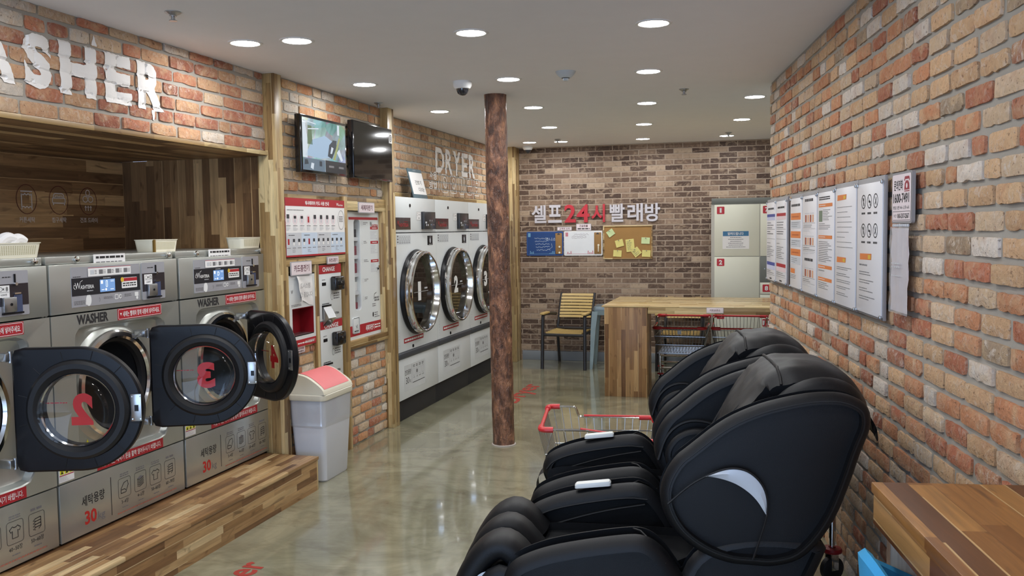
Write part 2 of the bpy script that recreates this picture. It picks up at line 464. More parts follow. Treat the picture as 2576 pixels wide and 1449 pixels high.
# ------------------------------------------------------------------ brick walls
PAL_R = [(.20, C(192, 130, 90), .05), (.12, C(176, 106, 76), .1), (.26, C(202, 162, 122), .3), (.20, C(206, 178, 148), .6), (.13, C(212, 200, 188), .95), (.05, C(160, 98, 74), .5), (.04, C(158, 136, 112), .5)]
PAL_L = [(.28, C(178, 112, 82), .05), (.18, C(158, 98, 76), .15), (.24, C(186, 142, 106), .2), (.14, C(194, 166, 136), .5), (.08, C(142, 90, 72), .5), (.08, C(196, 184, 170), .8)]
PAL_M = [(.22, C(200, 140, 94), .1), (.14, C(178, 108, 78), .2), (.32, C(206, 170, 126), .3), (.20, C(208, 186, 158), .6), (.12, C(216, 206, 192), .9)]
PAL_T = [(.40, C(186, 154, 120), .2), (.25, C(174, 138, 106), .2), (.20, C(200, 174, 144), .4), (.15, C(162, 122, 94), .3)]
def pick(pal, rnd):
    t = rnd.random()*sum(p[0] for p in pal)
    for w, c, a in pal:
        t -= w
        if t <= 0: break
    k = rnd.uniform(.86, 1.12)
    return (c[0]*k, c[1]*k, c[2]*k, a*rnd.uniform(.3, 1.2))
def brick_wall(name, loc, rz, u0, u1, z0, z1, holes, pal, seed, course=.0725, length=.205, gap=.013, vgap=.013, thick=.12, relief=.010, fine=.035, extra=None):
    """x runs along the wall, the room is on the -y side; every brick is modelled with its own ragged edge and tone"""
    rnd = random.Random(seed); vs = []; fs = []; mi = []; tone = []
    def put(v, f, m, t):
        o = len(vs); vs.extend(v)
        for q in f: fs.append(tuple(o+k for k in q)); mi.append(m); tone.append(t)
    # backing of mortar
    xs = sorted({u0, u1}|{min(max(h[i], u0), u1) for h in holes for i in (0, 1)}); zs = sorted({z0, z1}|{min(max(h[i], z0), z1) for h in holes for i in (2, 3)})
    for i in range(len(xs)-1):
        for j in range(len(zs)-1):
            cx, cz = (xs[i]+xs[i+1])/2, (zs[j]+zs[j+1])/2
            if any(h[0] < cx < h[1] and h[2] < cz < h[3] for h in holes): continue
            a, b, c, d = xs[i], xs[i+1], zs[j], zs[j+1]
            put([(x, y, z) for x in (a, b) for y in (relief, thick) for z in (c, d)], [(0, 1, 3, 2), (4, 6, 7, 5), (0, 4, 5, 1), (2, 3, 7, 6), (0, 2, 6, 4), (1, 5, 7, 3)], 1, (.4, .38, .33, 0))
    rows = int((z1-z0)/course)+1
    for r in range(rows):
        x = u0-rnd.uniform(0, .06)-(length/2 if r % 2 else 0)
        while x < u1:
            L = length*(rnd.choice([.6, .9, 1, 1, 1, 1, 1.04]))+rnd.uniform(-.008, .008)
            t = pick(pal, rnd)
            pieces = [(max(x, u0)+vgap/2*(x >= u0), min(x+L, u1)-vgap/2*(x+L <= u1), z0+r*course+gap/2, min(z0+(r+1)*course-gap/2, z1))]
            for h in holes:
                nw = []
                for a, b, c, d in pieces:
                    if b <= h[0] or a >= h[1] or d <= h[2] or c >= h[3]: nw.append((a, b, c, d)); continue
                    if a < h[0]: nw.append((a, h[0], c, d))
                    if b > h[1]: nw.append((h[1], b, c, d))
                    if c < h[2]: nw.append((max(a, h[0]), min(b, h[1]), c, h[2]))
                    if d > h[3]: nw.append((max(a, h[0]), min(b, h[1]), h[3], d))
                pieces = nw
            out = rnd.uniform(-.0035, .0035); tl = rnd.uniform(-.003, .003); s1, s2 = rnd.random()*90, rnd.random()*90
            chip = rnd.choice([.002, .003, .005, .009])
            for a, b, c, d in pieces:
                if b-a < .015 or d-c < .012: continue
                nx = max(2, int((b-a)/fine)); nz = 3 if (d-c) > .04 else 2
                grid = []
                for j in range(nz+1):
                    for i in range(nx+1):
                        px, pz = a+(b-a)*i/nx, c+(d-c)*j/nz
                        k = noise.noise((px*22+s1, pz*22+s2, seed)); edge = (i in (0, nx)) or (j in (0, nz))
                        y = out+tl*(i/nx-.5)*2+.0022*k
                        if edge:
                            y += .0035
                            q = noise.noise((px*38+s2, pz*38+s1, seed+7.3)); q2 = noise.noise((px*60+s2, pz*60, seed+17.3))
                            if j == 0: pz += abs(q)*chip*1.6
                            if j == nz: pz -= abs(q2)*chip
                            if i == 0: px += abs(q2)*chip
                            if i == nx: px -= abs(q)*chip
                            if i in (0, nx) and j in (0, nz): px += (.0012+abs(q)*.006)*(1 if i == 0 else -1); pz += (.0012+abs(q2)*.005)*(1 if j == 0 else -1)
                        grid.append((px, y, pz))
                w = nx+1; f = [(j*w+i, j*w+i+1, (j+1)*w+i+1, (j+1)*w+i) for j in range(nz) for i in range(nx)]
                per = [i for i in range(w)]+[j*w+nx for j in range(1, nz+1)]+[nz*w+i for i in range(nx-1, -1, -1)]+[j*w for j in range(nz-1, 0, -1)]
                o = len(grid); grid += [(grid[k][0], relief+.002, grid[k][2]) for k in per]; m = len(per)
                f += [(per[i], o+i, o+(i+1) % m, per[(i+1) % m]) for i in range(m)]
                put(grid, f, 0, t)
            x += L
    me = bpy.data.meshes.new(name); me.from_pydata(vs, [], fs); me.materials.append(BRICK); me.materials.append(MORTAR)
    me.polygons.foreach_set('material_index', mi)
    at = me.attributes.new('tone', 'FLOAT_COLOR', 'FACE'); at.data.foreach_set('color', [c for t in tone for c in t])
    me.polygons.foreach_set('use_smooth', [True]*len(fs)); me.set_sharp_from_angle(angle=R(40))
    o = bpy.data.objects.new(name, me); COL.objects.link(o); o.location = loc; o.rotation_euler = (0, 0, rz)
    return struct(o)
def painted(wall, name, items, mat, label=None, step=.009, lift=.0022):
    """lettering painted over the bricks: flat letters cut fine and laid down onto the relief"""
    me = wall.data; bv = BVHTree.FromPolygons([v.co for v in me.vertices], [tuple(p.vertices) for p in me.polygons])
    bm = bmesh.new()
    for poly in items: 
        vs, fs = poly
        nv = [bm.verts.new((x, 0, z)) for x, z in vs]
        for f in fs:
            try: bm.faces.new([nv[i] for i in f])
            except ValueError: pass
    if not bm.verts: return
    xs = [v.co.x for v in bm.verts]; zs = [v.co.z for v in bm.verts]
    for lo, hi, no in ((min(xs), max(xs), (1, 0, 0)), (min(zs), max(zs), (0, 0, 1))):
        k = lo+step
        while k < hi:
            bmesh.ops.bisect_plane(bm, geom=bm.verts[:]+bm.edges[:]+bm.faces[:], plane_co=(k*no[0], 0, k*no[2]), plane_no=no); k += step
    for v in bm.verts:
        x, z = v.co.x, v.co.z
        x2 = x+.0035*noise.noise((x*70, z*70, 1.5)); z2 = z+.0035*noise.noise((x*70, z*70, 9.5))
        ys = [h_[0].y for h_ in (bv.ray_cast(Vector((x+dx, -.2, z+dz)), Vector((0, 1, 0))) for dx, dz in ((0, 0), (.007, 0), (-.007, 0), (0, .007), (0, -.007))) if h_[0]]
        v.co = Vector((x2, (min(ys) if ys else 0)-lift, z2))
    m = bpy.data.meshes.new(name); bm.to_mesh(m); bm.free(); m.materials.append(mat)
    o = bpy.data.objects.new(name, m); COL.objects.link(o); o.parent = wall
    if label: o['label'] = label
    return o
def glyph(body, x0, x1, z0, z1, bold=.03, res=4):
    vs, fs, a = text_geo(body, bold, res)
    return ([(x0+p*(x1-x0), z0+q*(z1-z0)) for p, q in vs], fs)

# ------------------------------------------------------------------ room shell
CZ = 2.61; BY = 10.7; LX = -3.04
L90 = PI/2
KN = math.hypot(1, .146); NRM = Vector((1/KN, .146/KN, 0)); SD = Vector((.146/KN, -1/KN, 0)); WC = Vector((.052, 6.554, 0))
WR = math.atan2(SD.y, SD.x)                        # turn of things on the right-hand wall
def wp(s, d, z=0.0): return WC+SD*s-NRM*d+Vector((0, 0, z))   # s along that wall from its far corner, d out into the room

m = MB(); m.box(-4.3, 2.4, -2.6, 10.9, -.12, 0, FLOOR); FLO = struct(m.build('floor'))
m = MB(); m.box(-4.3, 2.4, -2.6, 10.9, CZ, CZ+.12, CEIL); struct(m.build('ceiling'))
m = MB(); m.box(-4.3, 2.4, BY, BY+.12, 0, CZ, WALLPAPER); struct(m.build('wall_back'))
m = MB(); m.box(-2.86, 2.2, BY-.012, BY, 0, .115, plain('grey_blue_baseboard', C(142, 148, 154), .5), .003); struct(m.build('baseboard_back'))
m = MB(); m.box(2.2, 2.32, 6.4, BY, 0, CZ, WHITE); struct(m.build('wall_side'))
m = MB(); m.box(.22, 2.3, 6.36, 6.50, 0, CZ, WHITE); struct(m.build('wall_partition'))
# shopfront behind the camera: daylight comes through its panes
m = MB(); m.box(-4.3, -2.85, -2.6, -2.48, 0, CZ, WHITE); m.box(1.05, 1.6, -2.6, -2.48, 0, CZ, WHITE); m.box(-2.85, 1.05, -2.6, -2.48, 2.4, CZ, WHITE); m.box(-2.85, 1.05, -2.6, -2.48, 0, .1, WHITE)
struct(m.build('wall_front'))
fr = MB()
for x in (-2.85, -1.58, -.27, 1.0): fr.box(x, x+.05, -2.58, -2.52, .1, 2.4, DARK)
for z in (.1, 2.35): fr.box(-2.85, 1.05, -2.58, -2.52, z, z+.05, DARK)
w1 = struct(fr.build('window_1')); m = MB(); m.quad(-2.82, 1.02, .13, 2.37, -2.55, PANE); m.build('pane', w1)

# left-hand side
WL = brick_wall('wall_left', (-3.0, 0, 0), L90, -2.5, 5.035, 2.125, CZ, [], PAL_L, 11, course=.0725, length=.215)
m = MB(); m.box(-4.14, -2.998, -2.5, 5.09, 2.10, 2.1255, DY); struct(m.build('ceiling_alcove'))
m = MB(); m.box(-2.998, -2.985, -2.5, 5.04, 2.103, 2.128, PY, .002); struct(m.build('trim_1'))
m = MB(); m.box(-4.25, -4.112, -2.5, 5.2, 0, 2.6, DY); AB = struct(m.build('wall_alcove_back'))
m = MB(); m.box(-4.112, -2.965, 5.093, 5.135, 0, 2.10, DZ); struct(m.build('wall_alcove_side'))
m = MB(); m.box(-3.06, -2.93, 5.035, 5.128, 0, CZ, PZ, .003); struct(m.build('trim_2'))
m = MB(); m.box(-3.06, -2.905, 6.738, 6.865, 0, CZ, PZ, .003); struct(m.build('trim_3'))
m = MB(); m.box(-3.06, -2.875, 10.46, 10.695, 0, CZ, PZ, .003); struct(m.build('trim_4'))
HM = [(5.128, 6.04, .845, 1.87), (5.56, 6.04, .0, .85), (6.0, 6.74, .745, 1.87)]
WM = brick_wall('wall_left', (-2.962, 0, 0), L90, 5.128, 6.738, 0, CZ, HM, PAL_M, 23, course=.0725, length=.20)
WD = brick_wall('wall_left', (-3.09, 0, 0), L90, 6.865, 10.5, 1.955, CZ, [], PAL_T, 31, course=.0725, length=.175)
m = MB(); m.box(-3.2, -3.085, 6.865, 10.5, 1.88, 1.957, PY); struct(m.build('trim_5'))
m = MB(); m.box(-4.0, -3.85, 5.2, BY, 0, CZ, WHITE); struct(m.build('wall_machine_room'))
# wooden surround of the machines in the middle bay
for y0_, y1_, z0_, z1_, mt_ in ((5.128, 5.165, .845, 1.38, PZ), (5.522, 5.56, .845, 1.38, PZ), (5.165, 5.522, .845, .86, PY), (5.165, 5.522, 1.345, 1.38, PY), (5.128, 6.04, 1.38, 1.87, PY), (5.56, 6.04, 0, 1.38, PZ)):
    m = MB(); m.box(-3.06, -2.972 if z1_ != 1.38 or y0_ < 5.55 else -2.996, y0_, y1_, z0_, z1_, mt_); struct(m.build('wall_panelling'))
m = MB(); m.box(-2.985, -2.935, 5.985, 6.035, 0, 1.875, PZ, .002); struct(m.build('trim_6'))
m = MB(); m.box(-2.985, -2.938, 5.525, 5.572, .0, 1.45, PZ, .002); struct(m.build('trim_7'))
m = MB(); m.box(-2.985, -2.936, 5.128, 5.985, 1.398, 1.452, PY, .002); struct(m.build('trim_8'))
m = MB(); m.box(-3.06, -2.936, 6.035, 6.738, 1.775, 1.872, PY, .002); struct(m.build('trim_9'))
m = MB(); m.box(-3.06, -2.936, 6.035, 6.738, .742, .80, PY, .002); struct(m.build('trim_10'))
m = MB(); m.box(-3.06, -2.936, 6.672, 6.738, .80, 1.775, PZ, .002); struct(m.build('trim_11'))
m = MB(); m.box(-2.985, -2.938, 5.128, 5.165, .845, 1.398, PZ, .002); struct(m.build('trim_12'))

# right-hand wall
RW = brick_wall('wall_right', tuple(WC), WR, 0, 9.2, 0, CZ, [], PAL_R, 5, course=.0722, length=.205, gap=.0165, vgap=.0175, thick=.14, relief=.011, fine=.021)

# painted words
lets = [glyph(c, a, b, 2.250, 2.487, .055) for c, a, b in (('W', 2.50, 2.79), ('A', 2.845, 3.09), ('S', 3.135, 3.29), ('H', 3.335, 3.565), ('E', 3.622, 3.805), ('R', 3.852, 4.05))]
dr = ([(3.955+a, 2.20+b) for a, b in ((0, .05), (.03, .055), (.025, -.0), (.012, .005))], [(0, 1, 2, 3)]); d2 = ([(3.545+a, 2.50+b) for a, b in ((0, 0), (.035, .0), (.025, .02), (.015, .05))], [(0, 1, 2, 3)])
painted(WL, 'painted_lettering', lets+[dr, d2], PAINT, 'thick white letters painted on the red bricks above the washers')
DX = [('D', 8.33, 8.57), ('R', 8.61, 8.83), ('Y', 8.85, 9.09), ('E', 9.13, 9.33), ('R', 9.37, 9.58)]
painted(WD, 'painted_lettering', [glyph(c, a, b, 2.19, 2.44, .03) for c, a, b in DX], PAINT, 'white letters painted on the tan bricks above the dryers')
def strip(pts, w, closed=True):
    q = MB(); q.line(pts, w, 0, PAINT, closed); return ([(v[0], v[2]) for v in q.v], q.f)
it = [glyph('사용', 8.15, 8.36, 2.115, 2.195, .02, 2), glyph('방법', 8.15, 8.36, 2.02, 2.10, .02, 2), strip([(8.415, 2.0), (8.415, 2.2)], .012, False)]
for i in range(5):
    x = 8.50+i*.262
    it.append(strip(rrect(x, x+.185, 2.0, 2.18, .03, 3), .008))
    if i in (0, 1): it.append(strip([(x+.095+.05*math.cos(a*PI/8), 2.10+.055*math.sin(a*PI/8)) for a in range(16)], .011)); it.append(strip([(x+.07, 2.06), (x+.07, 2.11), (x+.1, 2.11), (x+.1, 2.06)], .01))
    if i == 2: it.append(strip([(x+.08, 2.15), (x+.08, 2.07), (x+.07, 2.04), (x+.09, 2.02), (x+.11, 2.04), (x+.1, 2.07), (x+.1, 2.15)], .01))
    if i == 3: it += [strip([(x+.02, 2.095), (x+.16, 2.095)], .01, False), strip([(x+.04, 2.12), (x+.04, 2.16), (x+.08, 2.16)], .01, False), strip([(x+.06, 2.03), (x+.12, 2.03), (x+.12, 2.065)], .01, False)]
    if i == 4: it += [strip([(x+.06, 2.09), (x+.13, 2.09), (x+.13, 2.14), (x+.06, 2.14)], .01), strip([(x+.095, 2.14), (x+.095, 2.17)], .01, False), strip([(x+.06, 2.06), (x+.1, 2.03), (x+.13, 2.06)], .01, False)]
painted(WD, 'printed_symbols', it, PAINT, 'row of white outline symbols under the painted word', .02, .0015)
# line symbols on the alcove's back wall
m = MB(); y = -.002
def crt(cx, cz, w, h):
    m.line([(cx-w/2-.006, cz+h/2), (cx+w/2+.006, cz+h/2)], .007, y, ICONW)
    for dx in (-w/2, w/2): m.line([(cx+dx, cz+h/2-.012), (cx+dx, cz-h/2)], .007, y, ICONW)
    for zz, sg in ((cz+h/2-.012, -1), (cz-h/2+.008, 1)): m.line([(cx-w/2+w*i/24, zz+sg*.009*abs(math.sin(i*PI/8))) for i in range(25)], .006, y, ICONW)
crt(4.268, 1.825, .075, .105)
m.line(rrect(4.465, 4.566, 1.815, 1.845, .006, 2), .007, y, ICONW, True); m.line([(4.475, 1.847), (4.475, 1.862), (4.485, 1.872), (4.546, 1.872), (4.556, 1.862), (4.556, 1.847)], .007, y, ICONW)
m.line(rrect(4.487, 4.512, 1.848, 1.858, .004, 2), .005, y, ICONW, True); m.line(rrect(4.52, 4.545, 1.848, 1.858, .004, 2), .005, y, ICONW, True)
for x in (4.472, 4.56): m.line([(x, 1.815), (x, 1.803)], .008, y, ICONW)
for k in range(3):
    a = R(90+120*k); c = (4.76+.026*math.cos(a), 1.858+.026*math.sin(a))
    m.line([(c[0]+.021*math.cos(t*PI/6)*(1 if k else .8), c[1]+.019*math.sin(t*PI/6)) for t in range(12)], .006, y, ICONW, True)
for x in (4.738, 4.76, 4.782): m.line([(x, 1.772), (x, 1.80)], .006, y, ICONW); m.line([(x-.008, 1.792), (x, 1.803), (x+.008, 1.792)], .005, y, ICONW)
for tx, a, b in (('커튼세탁', 4.209, 4.324), ('침구세탁', 4.455, 4.571), ('건조 드라이', 4.686, 4.838)): m.text(tx, a, b, 1.697, 1.729, y, ICONW, .01)
rim = plain('dark_red_print', C(96, 42, 38), .7)
for x in (3.99, 4.268, 4.515, 4.762): m.line([(x+.075*math.cos(t*PI/12), 1.832+.085*math.sin(t*PI/12)) for t in range(24)], .004, y, rim, True)
q = m.build('printed_symbols', None, 'white line symbols and captions on the dark wooden wall behind the washers', loc=(-4.112, 0, 0), rz=L90)
mw = q.matrix_basis.copy(); q.parent = AB; q.matrix_basis = mw

# raised wooden platform under the washers
t = thing('platform_step', 'long low acacia wood step running along the foot of the washers', 'step', (0, 0, 0))
m = MB(); m.box(-4.1, -2.675, -2.4, 5.008, .192, .212, WY, .002); m.build('tread', t)
m = MB(); m.box(-2.70, -2.682, -2.4, 4.992, 0, .192, WY); m.build('riser', t)
m = MB(); m.box(-4.1, -2.682, 4.992, 5.008, 0, .192, PZ, .001); m.build('end_panel', t)

# ------------------------------------------------------------------ brown pillar
def pillar():
    n = N('mottled_brown_wrap'); o = n.obj(); a = n.noise(n.scale(o, (1, 1, .45)), 16, 6, .72, .5); b = n.noise(n.scale(o, (1, 1, .5)), 30, 4, .7, .8)
    c = n.ramp(a, [(.32, C(58, 38, 30)), (.46, C(104, 68, 50)), (.56, C(150, 104, 78)), (.68, C(196, 142, 106))])
    c = n.mix(n.math('MULTIPLY', n.grey(b, .50, .66), .6), c, C(56, 38, 32))
    n.set(Base_Color=c, Roughness=n.math('MULTIPLY_ADD', b, .3, .18), Specular_IOR_Level=.7); n.bump(n.math('ADD', a, b), .9, .02)
    t = thing('pillar', 'round mottled brown pillar standing in the middle of the floor', 'pillar', (-1.868, 6.40, 0))
    m = MB(); L = []; rows = 90; k = 48
    for j in range(rows+1):
        z = CZ*j/rows; ring = []
        for i in range(k):
            t_ = 2*PI*i/k; cx, cy = math.cos(t_), math.sin(t_)
            d = .004*noise.noise((cx*3, cy*3, z*5))+.0025*noise.noise((cx*9, cy*9, z*16))
            r = .082+d
            ring.append((cx*r-.03*z/CZ, cy*r, z))
        L.append(ring)
    m.rings(L, n.m, True, True, True); m.build('shaft', t)
    m = MB(); m.lathe((0, 0, 0), [(.08, .001), (.093, .001), (.092, .007), (.082, .010)], plain('sealant', C(190, 180, 170), .6), n=40); m.build('base_ring', t)
pillar()

# ------------------------------------------------------------------ ceiling fittings
LED = emit('lamp_diffuser', (.97, .985, 1.0, 1), LAMP)
def downlight(x, y, label, grp='round ceiling downlights'):
    t = thing('downlight', label, 'ceiling light', (x, y, CZ), 0, grp)
    m = MB(); m.lathe((0, 0, 0), [(.072, -.004), (.078, -.006), (.088, -.004), (.090, 0)], WHITE, n=40); m.build('trim_ring', t)
    m = MB(); m.lathe((0, 0, 0), [(.0005, -.0035), (.04, -.0035), (.0725, -.0035)], LED, n=40, cap0=True); m.build('diffuser', t)
for x, y, l in [
    (-2.604, 4.204, 'round lit downlight nearest the painted washer wall, leftmost in the photo'), (-2.323, 4.239, 'round lit downlight close beside the leftmost one, on its right'),
    (-1.413, 4.356, 'round lit downlight at the top middle of the ceiling, in front of the dome camera'), (-2.588, 5.63, 'round lit downlight on the ceiling above the two wall screens'),
    (-1.616, 5.765, 'round lit downlight just beside the top of the brown pillar'), (-2.593, 7.11, 'round lit downlight above the first dryer, left of the pillar'),
    (-1.798, 7.159, 'round lit downlight behind the pillar and just to its right'), (-2.003, 8.604, 'second round downlight behind the pillar, further into the room'),
    (-2.564, 10.005, 'round lit downlight above the small white dome near the back post'), (-2.208, 10.058, 'round lit downlight close to the back wall, beside a sprinkler'),
    (-.51, 4.446, 'nearest and largest downlight of the long middle row'), (-.697, 5.783, 'second downlight of the long middle row from the front'),
    (-.886, 7.239, 'third downlight of the long middle row from the front'), (-1.092, 8.691, 'fourth downlight of the long middle row from the front'),
    (-1.284, 10.115, 'last downlight of the long middle row, closest to the back wall'), (-.055, 7.188, 'downlight touching the corner of the brick wall on the right'),
    (-.182, 8.656, 'downlight above the lockers, second of the right-hand row'), (-.372, 10.134, 'downlight nearest the lockers with a sprinkler behind it')]:
    downlight(x, y, l)
for x, y in ((-2.45, 2.75), (-2.45, 1.25), (-1.25, 2.9), (-1.1, 1.4), (-.35, 3.05), (-.2, 1.5), (-1.2, -.4), (-2.5, -.4), (.2, -.2)):
    downlight(x, y, 'round ceiling downlight behind the viewpoint, outside the picture', 'downlights outside the picture')
def sprinkler(x, y, label):
    t = thing('sprinkler', label, 'sprinkler', (x, y, CZ), 0, 'ceiling sprinklers')
    m = MB(); m.lathe((0, 0, 0), [(.036, 0), (.036, -.004), (.016, -.016), (.016, -.02)], SATIN, n=20, cap1=True); m.build('escutcheon', t)
    m = MB(); m.lathe((0, 0, -.018), [(.009, 0), (.009, -.016), (.018, -.02), (.018, -.023)], SATIN, n=16, cap1=True); m.build('deflector', t)
for x, y, l in [(-2.541, 3.52, 'metal sprinkler head on the ceiling above the painted washer word'), (-2.86, 6.471, 'metal sprinkler head above the blank wall screen'), (-.542, 6.614, 'metal sprinkler head on the ceiling between the middle and right lamp rows'),
                (-2.185, 9.78, 'small sprinkler head hidden behind a downlight near the back wall'), (-.342, 9.80, 'small sprinkler head by the downlight nearest the lockers')]: sprinkler(x, y, l)
def dome(x, y, sc, label):
    t = thing('dome_camera', label, 'camera', (x, y, CZ))
    m = MB(); m.lathe((0, 0, 0), [(.062*sc, 0), (.064*sc, -.008*sc), (.062*sc, -.03*sc), (.050*sc, -.048*sc), (.040*sc, -.05*sc)], WHITE, n=32); m.build('housing', t)
    m = MB(); m.lathe((0, 0, -.048*sc), [(.041*sc, 0), (.040*sc, -.012*sc), (.032*sc, -.032*sc), (.018*sc, -.043*sc), (.001, -.046*sc)], plain('smoked_dome', C(40, 42, 48), .06, coat=.5), n=32); m.build('lens_dome', t)
dome(-1.932, 5.75, 1.0, 'white dome security camera on the ceiling left of the pillar'); dome(-2.70, 10.45, .95, 'small white dome camera on the ceiling in the far back corner')
t = thing('smoke_detector', 'grey white smoke detector on the ceiling right of the pillar', 'smoke detector', (-1.198, 5.616, CZ))
m = MB(); gw = plain('grey_white_plastic', C(196, 204, 208), .5); m.lathe((0, 0, 0), [(.066, 0), (.062, -.01), (.040, -.034), (.030, -.04)], gw, n=32, cap1=True); m.build('base', t)
m = MB(); m.lathe((0, 0, -.038), [(.018, 0), (.018, -.016), (.014, -.02)], gw, n=24, cap1=True); m.lathe((0, 0, -.038), [(.026, 0), (.026, -.004), (.019, -.005)], BLACK, n=24); m.build('sensor', t)

# red lettering on the floor
m = MB(); rf = plain('red_floor_print', C(176, 66, 58), .35)
def floor_text(name, body, y0, y1, xb, xt, label):
    vs, fs, a_ = text_geo(body, .02, 3); m = MB(); m.add([(xb+(xt-xb)*q, y0+(y1-y0)*p, .0012) for p, q in vs], fs, rf, False); m.build(name, FLO, label)
floor_text('floor_lettering', 'Washer', 3.15, 3.805, -2.315, -2.475, 'red lettering on the floor by the washers'); floor_text('floor_lettering', 'Dryer', 7.95, 8.98, -2.13, -2.40, 'red lettering on the floor behind the pillar')

# ------------------------------------------------------------------ washers
RND = random.Random(77)
ZB = .212
LCD = emit('blue_lcd', C(120, 160, 215), .75)
LCDW = emit('lcd_symbols', C(235, 242, 255), 1.0)
FACE = plain('silver_panel', C(176, 176, 182), .35, .25)
DRUM = plain('drum_steel', C(120, 120, 122), .35, .9)
def sticker_tri(m, x, z, s, y):
    m.add([(x-s/2, y, z), (x+s/2, y, z), (x, y, z+s*1.1)], [(0, 1, 2)], YELLOW); m.quad(x-s*.06, x+s*.06, z+s*.3, z+s*.75, y-.0003, INK); m.quad(x-s*.06, x+s*.06, z+s*.12, z+s*.22, y-.0003, INK)
def icon_bag(m, x, z, w, h, y):
    m.line([(x-w*.35, z-h*.3), (x-w*.35, z-h*.05), (x-.05*w, z+h*.28), (x+w*.3, z+h*.34), (x+w*.36, z+h*.1), (x+w*.12, z-h*.3), (x-w*.35, z-h*.3)], w*.05, y, INK)
    m.line([(x-w*.3, z-h*.1), (x+w*.02, z-h*.1), (x+w*.12, z-h*.2)], w*.05, y, INK)
def icon_stack(m, x, z, w, h, y):
    for k in range(5): m.line([(x-w*.33, z-h*.25+k*h*.1), (x-w*.05, z-h*.32+k*h*.1), (x+w*.33, z-h*.18+k*h*.1)], w*.05, y, INK)
    m.add([(x-w*.33, y, z+h*.17), (x-w*.05, y, z+h*.1), (x+w*.33, y, z+h*.22), (x+w*.02, y, z+h*.32)], [(0, 1, 2, 3)], GREYI)
def icon_shirt(m, x, z, w, h, y):
    m.line([(x+a*w, z+b*h) for a, b in ((-.2, -.3), (-.2, .08), (-.3, .02), (-.4, .16), (-.18, .3), (-.08, .24), (.08, .24), (.18, .3), (.4, .16), (.3, .02), (.2, .08), (.2, -.3))], w*.05, y, INK, True)
def icon_towel(m, x, z, w, h, y):
    for k in range(4): m.line([(x+.3*w, z+h*(.28-k*.15)), (x-.1*w, z+h*(.25-k*.15)), (x-.28*w, z+h*(.16-k*.15)), (x-.1*w, z+h*(.13-k*.15))], w*.05, y, INK)
    m.line([(x+.3*w, z+h*.28), (x+.3*w, z-h*.2), (x+.12*w, z-h*.32)], w*.05, y, INK)
ICONS = [icon_bag, icon_stack, icon_shirt, icon_towel]

